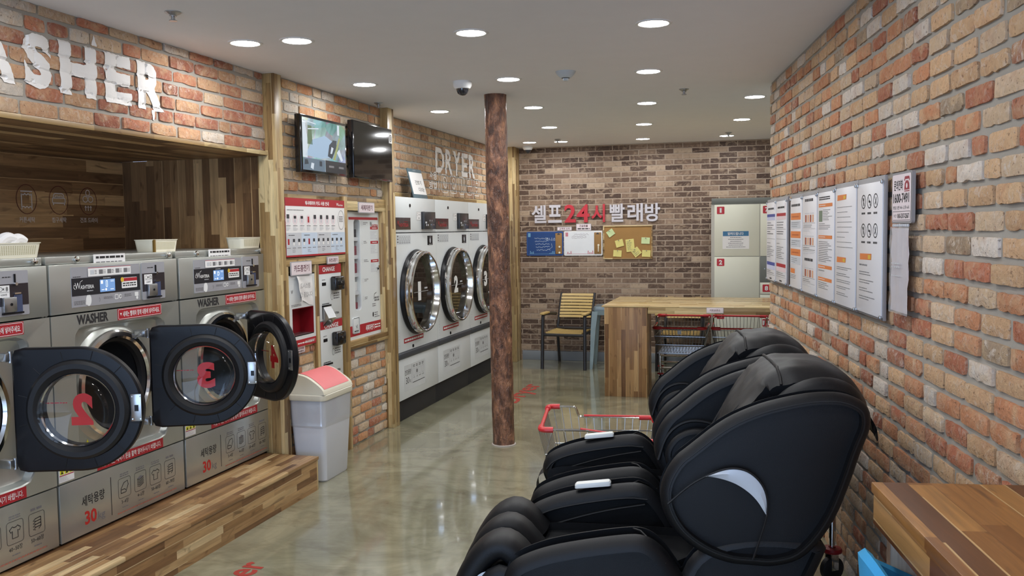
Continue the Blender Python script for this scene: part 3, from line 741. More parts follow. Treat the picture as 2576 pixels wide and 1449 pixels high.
def washer(y0, label, num, price, counts, door_angle, lcd, seed, hs=0.0):
    rnd = random.Random(seed)
    t = thing('washing_machine', label, 'washing machine', (LX, y0, ZB), L90, 'open-doored steel washers')
    w = .905; cx, cz = .42, .68
    NA = 72
    rec = rrect(.135, .785, .335, .985, .06, 8)
    body = [(0, .285), (w, .285), (w, 1.045), (0, 1.045)]
    angs = sorted([2*PI*i/NA for i in range(NA)]+[math.atan2(z-cz, x-cx) % (2*PI) for x, z in body])
    m = MB()
    m.box(0, w, .03, .98, 0, 1.29, STEEL)                                          # carcass
    fr = [loop_at(cx, cz, angs, body, .03), loop_at(cx, cz, angs, body, 0), loop_at(cx, cz, angs, rec, 0), loop_at(cx, cz, angs, inset(rec, .006), .004), loop_at(cx, cz, angs, inset(rec, .018), .034), loop_at(cx, cz, angs, inset(rec, .034), .042), circ(cx, cz, angs, .29, .042), circ(cx, cz, angs, .272, .03), circ(cx, cz, angs, .25, .022)]
    m2 = MB(); m2.rings(fr, STEEL)
    # carcass front would close the port, so build the walls around it instead
    m = MB()
    m.box(0, .012, .03, .98, 0, 1.275, STEEL); m.box(w-.012, w, .03, .98, 0, 1.275, STEEL); m.box(0, w, .03, .98, 1.262, 1.275, STEEL); m.box(0, w, .97, .98, 0, 1.275, STEEL)
    m.rings(fr, STEEL); m.build('cabinet', t)
    m = MB(); m.box(.003, w-.003, 0, .03, .012, .279, STEEL, .003); m.box(.02, w-.02, .02, .05, -.0, .02, BLACK); lp = m.build('lower_panel', t)
    m = MB(); m.box(.003, w-.003, 0, .03, 1.051, 1.275, STEEL, .003); up = m.build('upper_panel', t)
    m = MB(); m.box(.006, w-.006, .022, .96, 1.276, 1.312, STEEL, .003); cap = m.build('top_cover', t)
    for x in (.19, .855):
        m = MB(); m.lathe((x, .022, 1.295), [(.014, 0), (.016, -.006), (.015, -.012), (.009, -.016), (.0005, -.017)], CHROME, 'y', 16); m.build('lock', cap)
    # port and drum
    m = MB(); m.lathe((cx, 0, cz), [(.262, .024), (.262, .010), (.252, .002), (.232, .0), (.222, .012), (.216, .06)], CHROME, 'y', 56); m.build('port_ring', t)
    m = MB(); m.lathe((cx, 0, cz), [(.218, .05), (.22, .08), (.285, .13), (.29, .55), (.28, .56), (.001, .56)], DRUM, 'y', 48)
    m.lathe((cx, 0, cz), [(.222, .018), (.205, .03), (.20, .05), (.218, .075)], RUBBER, 'y', 48); m.build('drum', t)
    m = MB(); y = -.0012
    # upper: control panel
    m = MB(); m.box(.13, .598, -.002, .002, 1.075, 1.260, FACE); y = -.0028
    m.quad(.13, .598, 1.127, 1.209, y, plain('panel_black', C(36, 36, 42), .35)); yy = y-.0005
    m.text('W', .150, .185, 1.158, 1.188, yy, WHITE, .0); m.text('ASHTERIA', .184, .272, 1.157, 1.175, yy, WHITE, .015); m.dashes(.225, .265, 1.143, 1.15, 1, yy, LGREY, rnd, .5, True)
    m.line([(.158, 1.175), (.145, 1.178), (.142, 1.165), (.152, 1.158)], .003, yy, WHITE); m.line([(.183, 1.19), (.2, 1.198)], .002, yy, WHITE)
    m.quad(.312, .415, 1.135, 1.194, yy, LCD); m.quad(.318, .332, 1.174, 1.19, yy-.0004, LCDW)
    if lcd == 'D': m.text('D', .352, .372, 1.162, 1.186, yy-.0004, LCDW, .01)
    else: m.line(rrect(.353, .363, 1.158, 1.188, .004, 2), .003, yy-.0004, LCDW, True)
    m.quad(.322, .34, 1.144, 1.147, yy-.0004, LCDW); m.disc(.352, 1.146, .006, yy-.0004, LCDW, 12); m.quad(.382, .405, 1.144, 1.147, yy-.0004, LCDW); m.dashes(.385, .408, 1.18, 1.19, 2, yy-.0004, LCDW, rnd, .4, True)
    m.dashes(.335, .385, 1.198, 1.204, 1, yy, LGREY, rnd, .5, True)
    m.add([(a, yy, b) for a, b in rrect(.462, .575, 1.143, 1.195, .004, 2)], [tuple(range(12))], PAPER); m.quad(.478, .575, 1.177, 1.193, yy-.0004, RED); m.disc(.467, 1.186, .012, yy-.0006, plain('gold_print', C(226, 186, 60), .5), 16)
    m.dashes(.47, .568, 1.15, 1.172, 2, yy-.0004, INK, rnd, .5, True)
    m.dashes(.14, .19, 1.212, 1.218, 1, y, INK, rnd, .5, True)
    m.dashes(.142, .21, 1.085, 1.105, 3, y, GREYI, rnd, .55, True); m.dashes(.335, .395, 1.10, 1.112, 2, y, GREYI, rnd, .5, True); m.dashes(.48, .53, 1.10, 1.116, 2, y, GREYI, rnd, .5, True)
    for a in (.305, .455): m.line([(a, 1.09), (a+.006, 1.1), (a, 1.11)], .002, y, GREYI)
    m.add([(.235+.018*math.cos(k*PI/8), y, 1.103+.028*math.sin(k*PI/8)) for k in range(16)], [tuple(range(16))], WHITE); m.quad(.215, .23, 1.082, 1.097, y-.0003, WHITE); m.line([(.238, 1.128), (.245, 1.142), (.255, 1.134)], .004, y-.0005, INK)
    m.line(rrect(.412, .434, 1.095, 1.115, .003, 2), .004, y, WHITE, True); m.disc(.452-.002, 1.105, .011, y, WHITE, 14); m.disc(.45, 1.105, .006, y-.0003, FACE, 10)
    m.quad(.555, .582, 1.098, 1.118, y, WHITE); m.disc(.572, 1.09, .008, y, WHITE, 12)
    m.build('control_panel', up)
    # payment unit
    m = MB(); f = rrect(.612, .792, 1.072, 1.262, .006, 3); m.add([(a, -.004, b) for a, b in f], [tuple(range(len(f)))], FACE); m.rings([[(a, -.004, b) for a, b in f], [(a, .002, b) for a, b in f]], FACE)
    y = -.0048; m.quad(.614, .790, 1.115, 1.207, y, plain('panel_plum', C(44, 36, 40), .4)); m.dashes(.655, .70, 1.232, 1.24, 1, y, INK, rnd, .5, True)
    m.box(.715, .722, y-.004, y, 1.212, 1.248, BLACK); m.box(.712, .745, y-.006, y, 1.163, 1.169, CHROME); m.cyl((.718, y, 1.206), (.718, y-.012, 1.206), .007, CHROME, n=12)
    m.quad(.628, .690, 1.152, 1.202, y-.0006, PAPER); m.textc('×', .658, 1.187, .010, y-.001, INK, .02); m.textc(price[0], .676, 1.187, .018, y-.001, INK, .01); m.line([(.643+.009*math.cos(k*PI/6), 1.187+.009*math.sin(k*PI/6)) for k in range(12)], .0015, y-.001, INK, True)
    m.line([(.633, 1.174), (.686, 1.174)], .001, y-.001, INK); m.textc(price[1], .659, 1.163, .010, y-.001, INK, .0)
    m.box(.712, .755, y-.0012, y-.0004, 1.085, 1.16, plain('coin_recess', C(74, 84, 116), .4)); m.box(.645, .712, y-.016, y, 1.09, 1.152, SATIN, .003); m.cyl((.682, y-.016, 1.122), (.682, y-.018, 1.122), .006, BLACK, n=12); m.box(.645, .755, y-.008, y, 1.08, 1.087, BLACK)
    m.build('payment_unit', up)
    # stickers and print
    m = MB(); m.box(.29, .508, .008, .0095, 1.258, 1.315, PAPER); m.dashes(.305, .495, 1.292, 1.309, 1, .0072, INK, rnd, .62, True); m.dashes(.305, .49, 1.266, 1.283, 1, .0072, GREYI, rnd, .62, True); m.build('notice_sticker', up, 'white paper notice stuck over the top edge')
    m = MB(); m.quad(.235, .53, 1.213, 1.254, -.0045, PAPER); m.quad(.235, .53, 1.252, 1.254, -.005, RED)
    for k in range(5):
        a = .25+k*.057; m.quad(a, a+.026, 1.222, 1.243, -.005, GREYI if k else LGREY); m.dashes(a+.029, a+.045, 1.222, 1.243, 3, -.005, GREYI, rnd, .4, True)
    m.build('instruction_sticker', up)
    m = MB(); m.text('WASHER', .155, .362, .993, 1.039, -.0010, INK, .035); m.build('lettering', t)
    m = MB(); m.box(.428, .758, -.0015, .0, .988, 1.043, RED); m.line(rrect(.432, .754, .992, 1.039, .006, 3), .002, -.002, PAPER, True)
    m.add([(.443, -.002, 1.022), (.456, -.002, 1.022), (.4495, -.002, 1.008)], [(0, 1, 2)], PAPER); m.text('세제는 빨래와 함께 내통에 넣어주세요.', .463, .742, 1.001, 1.029, -.002, PAPER, .012); m.build('red_sticker', t, 'red sticker with white lettering above the port')
    m = MB(); m.box(.245, .73, -.0015, 0, .286, .335, RED); m.text('사용 후에는 세탁기 문을 활짝 열어두시기 바랍니다.', .265, .712, .296, .325, -.002, PAPER, .012); m.build('red_sticker', t, 'red sticker with white lettering under the port')
    m = MB(); sticker_tri(m, .225, .82, .055, .0405); m.build('warning_triangle', t); m = MB(); sticker_tri(m, .235, .385, .05, .0405); m.build('warning_triangle', t)
    m = MB(); m.box(.004, .095, -.0012, 0, .292, .352, PAPER); y = -.0016
    for k in range(3): m.quad(.009+k*.029, .034+k*.029, .328, .349, y, YELLOW); m.add([(.014+k*.029, y-.0003, .331), (.029+k*.029, y-.0003, .331), (.0215+k*.029, y-.0003, .346)], [(0, 1, 2)], INK)
    m.quad(.006, .093, .321, .325, y, RED); m.dashes(.008, .09, .296, .319, 4, y, LGREY, rnd, .4); m.build('safety_sticker', t)
    m = MB(); y = -.0006; m.text('세탁용량', .135, .285, .142, .192, y, INK, .012); m.text('30', .15, .228, .052, .118, y, plain('red_lettering', C(196, 44, 40), .5), .03); m.text('kg', .237, .283, .045, .092, y, GREYI)
    m.quad(.328, .332, .045, .232, y, INK)
    for k in range(4):
        a = .425+k*.118; m.line(rrect(a-.044, a+.044, .108, .205, .012, 3), .0018, y, INK, True); ICONS[k](m, a, .157, .075, .085, y)
        m.dashes(a-.03, a+.03, .212, .232, 2 if k < 3 else 1, y, GREYI, rnd, .5, True); m.textc(counts[k], a, .088, .022, y, INK, .0, .85); m.dashes(a-.02, a+.022, .056, .064, 1, y, GREYI, rnd, .5, True)
    m.dashes(.37, .83, .032, .042, 1, y, plain('faded_red_print', C(176, 110, 92), .5), rnd, .7, True)
    m.build('capacity_print', lp)
    # hinges
    hx = .607+hs
    for z in (.455, .905):
        m = MB(); m.box(hx-.03, hx+.004, -.035, .03, z-.018, z+.018, SATIN, .003); m.cyl((hx, -.03, z-.024), (hx, -.03, z+.024), .010, SATIN, n=12); m.box(hx+.0, hx+.022, -.040, -.02, z-.014, z+.014, SATIN, .003); m.build('hinge', t)
    # door, built closed with its hinge edge at the origin and then swung open
    D = .535; dc = -.272; RR = .262
    outline = [(dc+RR*math.cos(R(a)), RR*math.sin(R(a))) for a in range(90, 271, 6)]+[(-.03, -RR), (-.006, -RR+.02), (-.006, RR-.02), (-.03, RR)]
    an = [2*PI*i/72 for i in range(72)]
    L = lambda q, y: loop_at(dc, 0, an, q, y)
    I = lambda d: inset(outline, d)
    m = MB(); m.rings([circ(dc, 0, an, .150, -.030), L(I(.012), -.034), L(outline, -.022), L(outline, .006), L(I(.008), .012), L(I(.045), .014), circ(dc, 0, an, .212, .014), circ(dc, 0, an, .205, .006), circ(dc, 0, an, .150, .004), circ(dc, 0, an, .150, -.030)], BLACK)
    for k in range(12):
        a = R(15+30*k); c, s_ = math.cos(a), math.sin(a); m.tube([(dc+.214*c, .0145, .214*s_), (dc+.252*c, .0135, .252*s_)], .0016, RUBBER, 6)
    d = m.build('door', t); d.location = (hx, -.032, cz); d.rotation_euler = (0, 0, R(door_angle))
    m = MB(); m.lathe((dc, 0, 0), [(.212, .008), (.208, .030), (.196, .040), (.176, .040), (.158, .026), (.151, .006)], RUBBER, 'y', 56); m.build('gasket', d)
    m = MB(); m.lathe((dc, 0, 0), [(.150, .0), (.149, .045), (.145, .078), (.137, .090), (.130, .088)], GLASS, 'y', 56); m.lathe((dc, 0, 0), [(.130, .088), (.09, .080), (.0005, .076)], GLASS, 'y', 56); m.build('glass_bowl', d)
    m = MB(); m.lathe((dc, 0, 0), [(.152, .008), (.156, .020), (.153, .026), (.148, .020)], CHROME, 'y', 56); m.build('bezel', d)
    m = MB(); m.lathe((dc, 0, 0), [(.149, -.016), (.0005, -.017)], GLASS, 'y', 48); m.build('front_pane', d)
    m = MB(); hh = .068; asp = .09
    m.text(num, dc-asp/2, dc+asp/2, -hh-.005, hh-.005, -.0176, plain('red_number', C(214, 30, 34), .45), .06, 4); m.dashes(dc+.06, dc+.16, .02, .028, 1, -.0176, RED, rnd, .6, True); m.build('number', d, 'red number on the glass')
    m = MB(); m.box(-D+.006, -D+.05, .012, .017, -.055, .06, SATIN, .002); m.box(-D+.018, -D+.034, .016, .019, -.012, .014, BLACK)
    for zz in (-.045, .05):
        for xx in (-.525, -.492): m.cyl((xx, .016, zz), (xx, .0195, zz), .003, CHROME, n=8)
    m.build('latch_plate', d)
    return t
washer(2.347, 'steel washer at the left edge of the photo, red 2 on its open door', '2', ('8', '4,000원'), ('2~3장', '3~4장', '40~50장', '50~60장'), 109, '1', 1, .045)
washer(3.260, 'middle steel washer with red 3 on its wide open black door', '3', ('12', '6,000원'), ('3~4장', '4~5장', '50~60장', '60~70장'), 115, '1', 2)
washer(4.178, 'steel washer at the wooden post, red 4 on its half open black door', '4', ('12', '6,000원'), ('3~4장', '4~5장', '50~60장', '60~70장'), 60, 'D', 3)

def basket(x, y, rz, w, d, h, label, strap):
    t = thing('plastic_basket', label, 'basket', (x, y, ZB+1.3125), rz, 'cream baskets on the washers')
    m = MB(); top = rrect(-w/2, w/2, -d/2, d/2, .025, 4); bot = [(a*.9, b*.9) for a, b in top]; up = lambda q, z, k=1.0: [(a*k, b*k, z) for a, b in q]
    m.rings([up(bot, .012, .97), up(bot, 0), up(top, h-.004), up(top, h-.004, 1.03), up(top, h, 1.035), up(top, h, .985), up(bot, .012, .97)], CREAM); m.add(up(bot, .006), [tuple(range(len(bot)))], CREAM); m.build('body', t)
    hole = plain('lattice_shadow', C(196, 188, 150), .6)
    for sgn in (-1, 1):
        m = MB()
        for r in range(6):
            z = .014+r*(h-.026)/6; k = .9+.1*(z/h)
            for i in range(int(w*.8/.012)):
                a = -w*.42+i*.0125
                m.add([(a*k, sgn*(d/2*k+.0006), z), (a*k+.006, sgn*(d/2*k+.0006), z), (a*k+.006, sgn*(d/2*k+.0012), z+.005), (a*k, sgn*(d/2*k+.0012), z+.005)], [(0, 1, 2, 3)], hole)
        m.build('lattice', t)
    if strap:
        m = MB(); m.box(-w*.47, -w*.42, -d/2-.004, -d/2*.88, .0, h, plain('brown_tape', C(128, 98, 40), .5)); m.build('tape', t, 'strip of brown tape')
    return t
basket(-3.15, 4.145, L90, .22, .125, .066, 'cream basket with a strip of brown tape on the middle washer', True)
basket(-3.12, 4.945, L90, .22, .125, .068, 'cream basket on the washer beside the wooden post', False)
basket(-3.15, 3.14, L90, .26, .15, .066, 'cream basket with a white cloth on the washer at the left edge', False)
t = thing('folded_cloth', 'white folded cloth lying in the basket at the left edge', 'cloth', (-3.15, 3.175, ZB+1.3125+.008), L90)
m = MB()
for k, (a, l) in enumerate(((-.03, .10), (.03, .07))):
    pts = [(a-l/2, 0, .04), (a-l/3, 0, .066), (a, 0, .082-.006*k), (a+l/3, 0, .076-.006*k), (a+l/2, 0, .060)]
    pts = smooth_poly(pts, 2, False); m.tube(pts, [.018]+[.024]*(len(pts)-2)+[.018], PAPER, 10)
m.box(-.08, .055, -.045, .045, 0, .05, PAPER, .015); m.build('cloth', t)

# ------------------------------------------------------------------ dryers
def dryer(y0, num, label, seed):
    rnd = random.Random(seed); w = .968
    t = thing('tumble_dryer', label, 'dryer', (-2.92, y0, 0), L90, 'white tumble dryers')
    m = MB(); m.box(0, w, .0, .155, 1.908-.303, 1.905, DRYW, .004); up = m.build('top_panel', t)
    cx, cz = .445, 1.085; body = [(0, .595), (w, .595), (w, 1.598), (0, 1.598)]
    angs = sorted([2*PI*i/64 for i in range(64)]+[math.atan2(z-cz, x-cx) % (2*PI) for x, z in body])
    m = MB(); m.rings([loop_at(cx, cz, angs, body, .16), loop_at(cx, cz, angs, body, 0), circ(cx, cz, angs, .355, 0), circ(cx, cz, angs, .345, .03)], DRYW)
    m.box(0, .01, .15, .9, .03, 1.9, DRYW); m.box(w-.01, w, .15, .9, .03, 1.9, DRYW); m.box(0, w, .15, .9, 1.89, 1.9, DRYW); m.box(0, w, .89, .9, .03, 1.9, DRYW); m.build('cabinet', t)
    m = MB(); m.box(.002, w-.002, 0, .15, .185, .535, DRYW, .003); lp = m.build('lower_panel', t)
    m = MB(); m.box(0, w, .03, .15, .0, .183, plain('black_kick', C(38, 38, 42), .55), .002); m.build('kick_plate', t)
    m = MB(); m.box(0, w, -.018, .1, .54, .592, plain('bumper_grey', C(70, 74, 80), .4), .012, 3); m.build('bumper', t)
    aa = [R(-48+6*k) for k in range(17)]; zz = [cz+.362*math.sin(q) for q in aa]; xx = [cx+.362*math.cos(q) for q in aa]
    zz[0], zz[-1] = .77, 1.36
    m = MB(); m.rings([[(x_, .001, z_) for x_, z_ in zip(xx, zz)], [(x_, -.006, z_) for x_, z_ in zip(xx, zz)], [(.93, -.006, z_) for z_ in zz], [(.93, .001, z_) for z_ in zz]], DRYW, False); m.build('door_panel', t)
    for x, z, p in ((.34, 1.835, up), (.35, .62, t)):
        m = MB(); m.cyl((x, 0, z), (x, -.006, z), .014, BLACK, n=14); m.build('lock', p)
    m = MB(); m.box(.0, .345, -.003, .002, 1.63, 1.73, plain('led_window', C(52, 40, 40), .2, coat=.3)); y = -.0036; LR = plain('dull_red_led', C(150, 40, 44), .4)
    m.text('W', .05, .095, 1.665, 1.705, y, LR, .03); m.text('ASHTERIA', .09, .30, 1.652, 1.684, y, LR, .04); m.dashes(.2, .29, 1.692, 1.70, 1, y, LR, rnd, .6, True); m.build('led_display', up, 'dark display with red lettering')
    m = MB(); m.box(.605, .89, -.03, .002, 1.63, 1.787, plain('black_panel', C(46, 48, 52), .25), .004); y = -.0306
    for a, b in ((.64, 1.69), (.66, 1.668), (.70, 1.668), (.66, 1.69)): m.disc(a, b, .010, y, LGREY, 10)
    m.box(.79, .85, y-.006, y, 1.668, 1.673, CHROME); m.quad(.74, .75, 1.70, 1.715, y, LGREY); m.quad(.79, .80, 1.70, 1.715, y, LGREY); m.build('payment_unit', up)
    m = MB(); m.quad(.49, .60, 1.71, 1.783, -.001, PAPER); m.line(rrect(.492, .598, 1.712, 1.781, .003, 2), .002, -.0015, GREYI, True); m.line([(.517+.012*math.cos(k*PI/6), 1.76+.012*math.sin(k*PI/6)) for k in range(12)], .002, -.0015, INK, True); m.textc('×14', .56, 1.76, .018, -.0015, INK); m.textc('7,000', .548, 1.728, .014, -.0015, INK); m.build('price_sticker', up)
    m = MB(); m.box(.75, .875, -.003, .001, 1.487, 1.572, BLACK, .001); y = -.0036; m.add([(.81+.016*math.cos(k*PI/8), y, 1.528+.024*math.sin(k*PI/8)) for k in range(16)], [tuple(range(16))], LGREY); m.line([(.808, 1.552), (.815, 1.565)], .006, y, LGREY); m.quad(.775, .85, 1.492, 1.495, y, LGREY); m.build('door_switch', t)
    m = MB(); y = -.0006
    m.quad(.04, .345, 1.505, 1.585, y, plain('faint_print', C(206, 210, 212), .45))
    for k in range(5):
        a = .11+k*.05; m.line([(a+.017*math.cos(j*PI/5), 1.55+.02*math.sin(j*PI/5)) for j in range(10)], .003, y-.0004, GREYI, True); m.dashes(a-.016, a+.018, 1.512, 1.524, 2, y-.0004, GREYI, rnd, .6, True)
    for k in range(3): m.quad(.045, .075, 1.518+k*.024, 1.53+k*.024, y-.0004, GREYI)
    m.build('instruction_print', t)
    m = MB(); m.box(.15, .60, -.0015, 0, .662, .702, RED); m.dashes(.165, .585, .67, .694, 1, -.002, PAPER, rnd, .7, True); m.build('red_sticker', t)
    m = MB(); y = -.0008
    for k in range(6): m.line(rrect(.03, .065, .63+k*.027, .652+k*.027, .004, 2), .002, y, LGREY, True)
    m.build('care_print', t)
    m = MB(); y = -.0008; m.quad(.14, .63, .25, .47, y, plain('print_film', C(216, 219, 220), .4)); y -= .0004
    m.text('건조용량', .155, .29, .385, .43, y, INK, .01); m.text('30', .175, .245, .31, .365, y, INK); m.text('kg', .255, .285, .31, .345, y, GREYI); m.quad(.308, .311, .295, .465, y, GREYI)
    for k in range(4):
        a = .36+k*.07; m.line(rrect(a-.022, a+.022, .36, .42, .008, 2), .0015, y, GREYI, True)
        if k == 1: m.disc(a, .39, .018, y, GREYI, 12)
        m.dashes(a-.02, a+.02, .43, .455, 2, y, INK, rnd, .5, True); m.textc(('2~3장', '3~4장', '40~50장', '50~60장')[k], a, .343, .016, y, INK, .0, .7)
    m.dashes(.33, .61, .295, .306, 1, y, INK, rnd, .6, True); m.build('capacity_print', lp)
    # door
    m = MB(); m.lathe((cx, 0, cz), [(.365, .0), (.372, -.012), (.366, -.03), (.352, -.036)], BLACK, 'y', 64)
    m.lathe((cx, 0, cz), [(.346, .05), (.34, .2), (.30, .5), (.001, .5)], plain('dryer_drum', C(52, 50, 48), .7, .0, spec=.2), 'y', 48)
    m.build('door_flange', t)
    m = MB(); m.lathe((cx, 0, cz), [(.352, -.03), (.360, -.045), (.358, -.058), (.346, -.062), (.346, -.070), (.356, -.076), (.358, -.092), (.350, -.104), (.338, -.106), (.328, -.100), (.318, -.060), (.312, -.035), (.312, .04)], CHROME, 'y', 72)
    d = m.build('door', t, 'polished steel door ring')
    m = MB(); m.lathe((cx, 0, cz), [(.313, -.040), (.15, -.040), (.0005, -.040)], clear('dryer_glass', (.55, .55, .55, 1), .06), 'y', 48); m.build('glass', d)
    m = MB(); y = -.0425; m.text(num, cx-.02-(.035 if num == '1' else .058), cx-.02+(.035 if num == '1' else .058), cz-.075, cz+.09, y, WHITE, .06, 4); m.quad(cx-.15, cx+.19, cz-.0015, cz+.0015, y, LGREY); m.dashes(cx+.10, cx+.17, cz+.018, cz+.034, 1, y, LGREY, rnd, .9, True); m.build('number', d, 'white number on the glass')
    return t
dryer(6.872, '1', 'white dryer with 1 on its round door, next to the wooden post', 1)
dryer(7.845, '2', 'white dryer with 2 on its round door, between its two neighbours', 2)
dryer(8.818, '3', 'white dryer with 3 on its door, partly behind the brown pillar', 3)
t = thing('leaning_sign', 'dark framed white sign tilted back on top of the first dryer', 'sign', (-2.938, 7.54, 1.907), L90)
t.rotation_euler = (R(-14), 0, L90)
m = MB(); fc = plain('slate_frame', C(86, 108, 118), .35); m.box(-.165, .165, 0, .012, 0, .272, fc, .002); m.build('frame', t)
m = MB(); m.add([(-.03, .012, .2), (.03, .012, .2), (.03, .085, .028), (-.03, .085, .028)], [(0, 1, 2, 3)], fc); m.add([(-.03, .016, .2), (.03, .016, .2), (.03, .089, .028), (-.03, .089, .028)], [(0, 1, 2, 3)], fc); m.build('easel_strut', t)
m = MB(); m.quad(-.158, .158, .035, .238, -.001, PAPER); m.text('건조기', -.06, .09, .125, .165, -.0016, INK, .005); m.text('다대!', -.01, .12, .06, .10, -.0016, INK, .0); m.text('사용중', -.055, .02, 0.25, .262, -.0016, LGREY); m.build('sheet', t)

# ------------------------------------------------------------------ middle bay
def tv(y0, y1, z0, z1, name, label, on):
    w, h = y1-y0, z1-z0
    t = thing('wall_screen', label, 'screen', (-2.88, y0, z0), L90)
    fr_ = plain('glossy_black', C(22, 22, 24), .12, coat=.4); b = .018
    m = MB(); m.box(0, w, 0, .045, 0, h, fr_, .005); m.build('casing', t)
    m = MB(); m.box(w*.3, w*.7, .04, .074, h*.3, h*.7, BLACK, .003); m.build('wall_mount', t)
    m = MB()
    if on:
        n = N('cctv_picture'); o = n.obj()
        v = n.node('ShaderNodeTexVoronoi', {'Vector': n.scale(o, (9, 1, 11)), 'Scale': 1.0}, feature='F1').outputs['Color']
        a = n.noise(n.scale(o, (5, 1, 5)), 1.0, 4, .6, .8)
        c = n.ramp(a, [(.3, C(56, 66, 60)), (.45, C(120, 142, 140)), (.56, C(150, 176, 196)), (.75, C(186, 204, 214))])
        c = n.mix(.22, c, v)
        n.set(Base_Color=(.02, .02, .02, 1), Emission_Color=c, Emission_Strength=.62, Roughness=.15)
        y = -.001; m.quad(b, w-b, b, h-b, y, n.m)
        fl = emit('cctv_floor', C(158, 184, 210), .72); dk = emit('cctv_dark', C(46, 58, 72), .5); gr = emit('cctv_green', C(96, 122, 84), .55); wt = emit('cctv_white', C(196, 206, 216), .8); ye = emit('cctv_yellow', C(168, 176, 110), .6)
        P = lambda q, mt, dy=.0005: m.add([(b+a_*(w-2*b), y-dy, b+b_*(h-2*b)) for a_, b_ in q], [tuple(range(len(q)))], mt)
        P([(.05, .28), (.22, .6), (.5, .72), (.7, .62), (.62, .3), (.4, .25)], fl); P([(.0, .24), (.10, .24), (.12, .55), (.06, .9), (0, .9)], wt); P([(.1, .5), (.22, .5), (.2, .86), (.12, .86)], gr)
        P([(.12, .78), (.36, .82), (.36, .845), (.12, .80)], wt, .001); P([(.02, .93), (.3, .90), (.3, .92), (.02, .95)], wt, .001)
        P([(.56, .32), (.66, .28), (.76, .5), (.78, .66), (.70, .66), (.60, .55)], dk, .001); P([(.62, .38), (.66, .38), (.7, .5), (.65, .52)], wt, .0015); P([(.68, .26), (.74, .26), (.86, .7), (.84, .74)], ye, .001)
        P([(.78, .42), (.88, .25), (.93, .28), (.84, .5)], wt, .0015); P([(.8, .78), (.85, .78), (.85, .98), (.8, .98)], wt, .001)
        P([(0, 0), (.49, 0), (.49, .23), (0, .23)], emit('cctv_panel', C(104, 124, 142), .6), .001); P([(.03, .1), (.12, .12), (.1, .2), (.04, .2)], dk, .0016); P([(.16, .05), (.22, .02), (.24, .14), (.18, .15)], wt, .0016); P([(.36, .1), (.42, .1), (.42, .2), (.36, .2)], dk, .0016)
        P([(.5, 0), (1, 0), (1, .235), (.5, .235)], plain('cctv_blank', C(30, 30, 36), .3), .001); P([(.58, .10), (.70, .10), (.70, .14), (.58, .14)], GREYI, .0016); P([(.82, .10), (.94, .10), (.94, .14), (.82, .14)], GREYI, .0016)
        m.build('picture', t, 'lit security camera picture')
    else:
        m.quad(b*.6, w-b*.4, b*.8, h-b*.5, -.0008, plain('dark_screen', C(14, 16, 17), .08, coat=.5)); m.build('screen_glass', t)
        m = MB(); m.box(w-.068, w-.004, -.002, -.0009, h-.115, h-.035, PAPER, .0004); m.line([(w-.036+.02*math.cos(k*PI/8), h-.075+.025*math.sin(k*PI/8)) for k in range(16)], .006, -.0026, INK, True); m.quad(w-.04, w-.03, h-.09, h-.06, -.0026, INK); m.build('round_sticker', t)
    return t
tv(5.27, 5.93, 2.01, 2.388, 'a', 'black wall screen showing a security camera picture', True)
tv(6.045, 6.765, 2.013, 2.436, 'b', 'switched off black wall screen with a small round sticker', False)

def sign(name, label, cat, loc, rz, w, h, th, edge, face, group=None, edge_w=.006, r=.006):
    """framed wall sign: origin at its lower left corner, front towards -y"""
    t = thing(name, label, cat, loc, rz, group)
    m = MB(); f = rrect(0, w, 0, h, r, 3); k = len(f)
    m.rings([[(a, th, b) for a, b in f], [(a, 0, b) for a, b in f]], edge, True, True, True); m.build('backing', t)
    m = MB(); g = rrect(edge_w, w-edge_w, edge_w, h-edge_w, max(.001, r-edge_w*.5), 3); m.add([(a, -.001, b) for a, b in g], [tuple(range(len(g)))], face)
    return t, m
XM = -2.935
t, m = sign('instruction_board', 'wide red-headed instruction board below the two wall screens', 'sign', (-2.934, 5.137, 1.458), L90, .845, .385, .008, RED, PAPER, edge_w=.002, r=.002)
y = -.0016; rd = random.Random(3); W_ = .845
m.quad(.002, W_-.002, .332, .384, y, RED); m.text('워시테리아 카드 사용 안내', .26, .60, .342, .370, y-.0005, PAPER, .03); m.text('W', .715, .75, .345, .366, y-.0005, PAPER); m.text('ASHTERIA', .745, .82, .345, .355, y-.0005, PAPER, .02)
m.quad(.002, W_-.002, 0, .012, y, RED); m.quad(.002, W_-.002, .012, .158, y, LBLUE); m.quad(.002, .20, .012, .158, y-.0003, LGREY); m.quad(.42, .62, .012, .158, y-.0003, LGREY)
m.dashes(.02, .24, .302, .31, 1, y, GREYI, rd, .6, True)
for k in range(8):
    a = .03+k*.09; m.add([(a+.033*math.cos(j*PI/8), y, .243+.036*math.sin(j*PI/8)) for j in range(16)], [tuple(range(16))], PINKP); yy = y-.0005
    m.quad(a-.008, a+.008, .225, .262, yy, LGREY)
    if k == 3: m.quad(a-.011, a+.011, .225, .265, yy-.0002, RED)
    elif k in (1, 2): m.quad(a-.016, a+.016, .25, .268, yy-.0002, INK)
    else: m.quad(a-.017, a+.017, .25, .277, yy-.0002, DARK)
    m.dashes(a-.025, a+.03, .20, .207, 1, yy, GREYI, rd, .6, True); m.dashes(a-.025, a+.035, .172, .196, 4, yy, LGREY, rd, .5)
m.line([(.785+.048*math.cos(j*PI/10), .245+.068*math.sin(j*PI/10)) for j in range(20)], .003, y-.0005, GREYI, True); m.dashes(.755, .815, .23, .275, 4, y-.0005, GREYI, rd, .45, True)
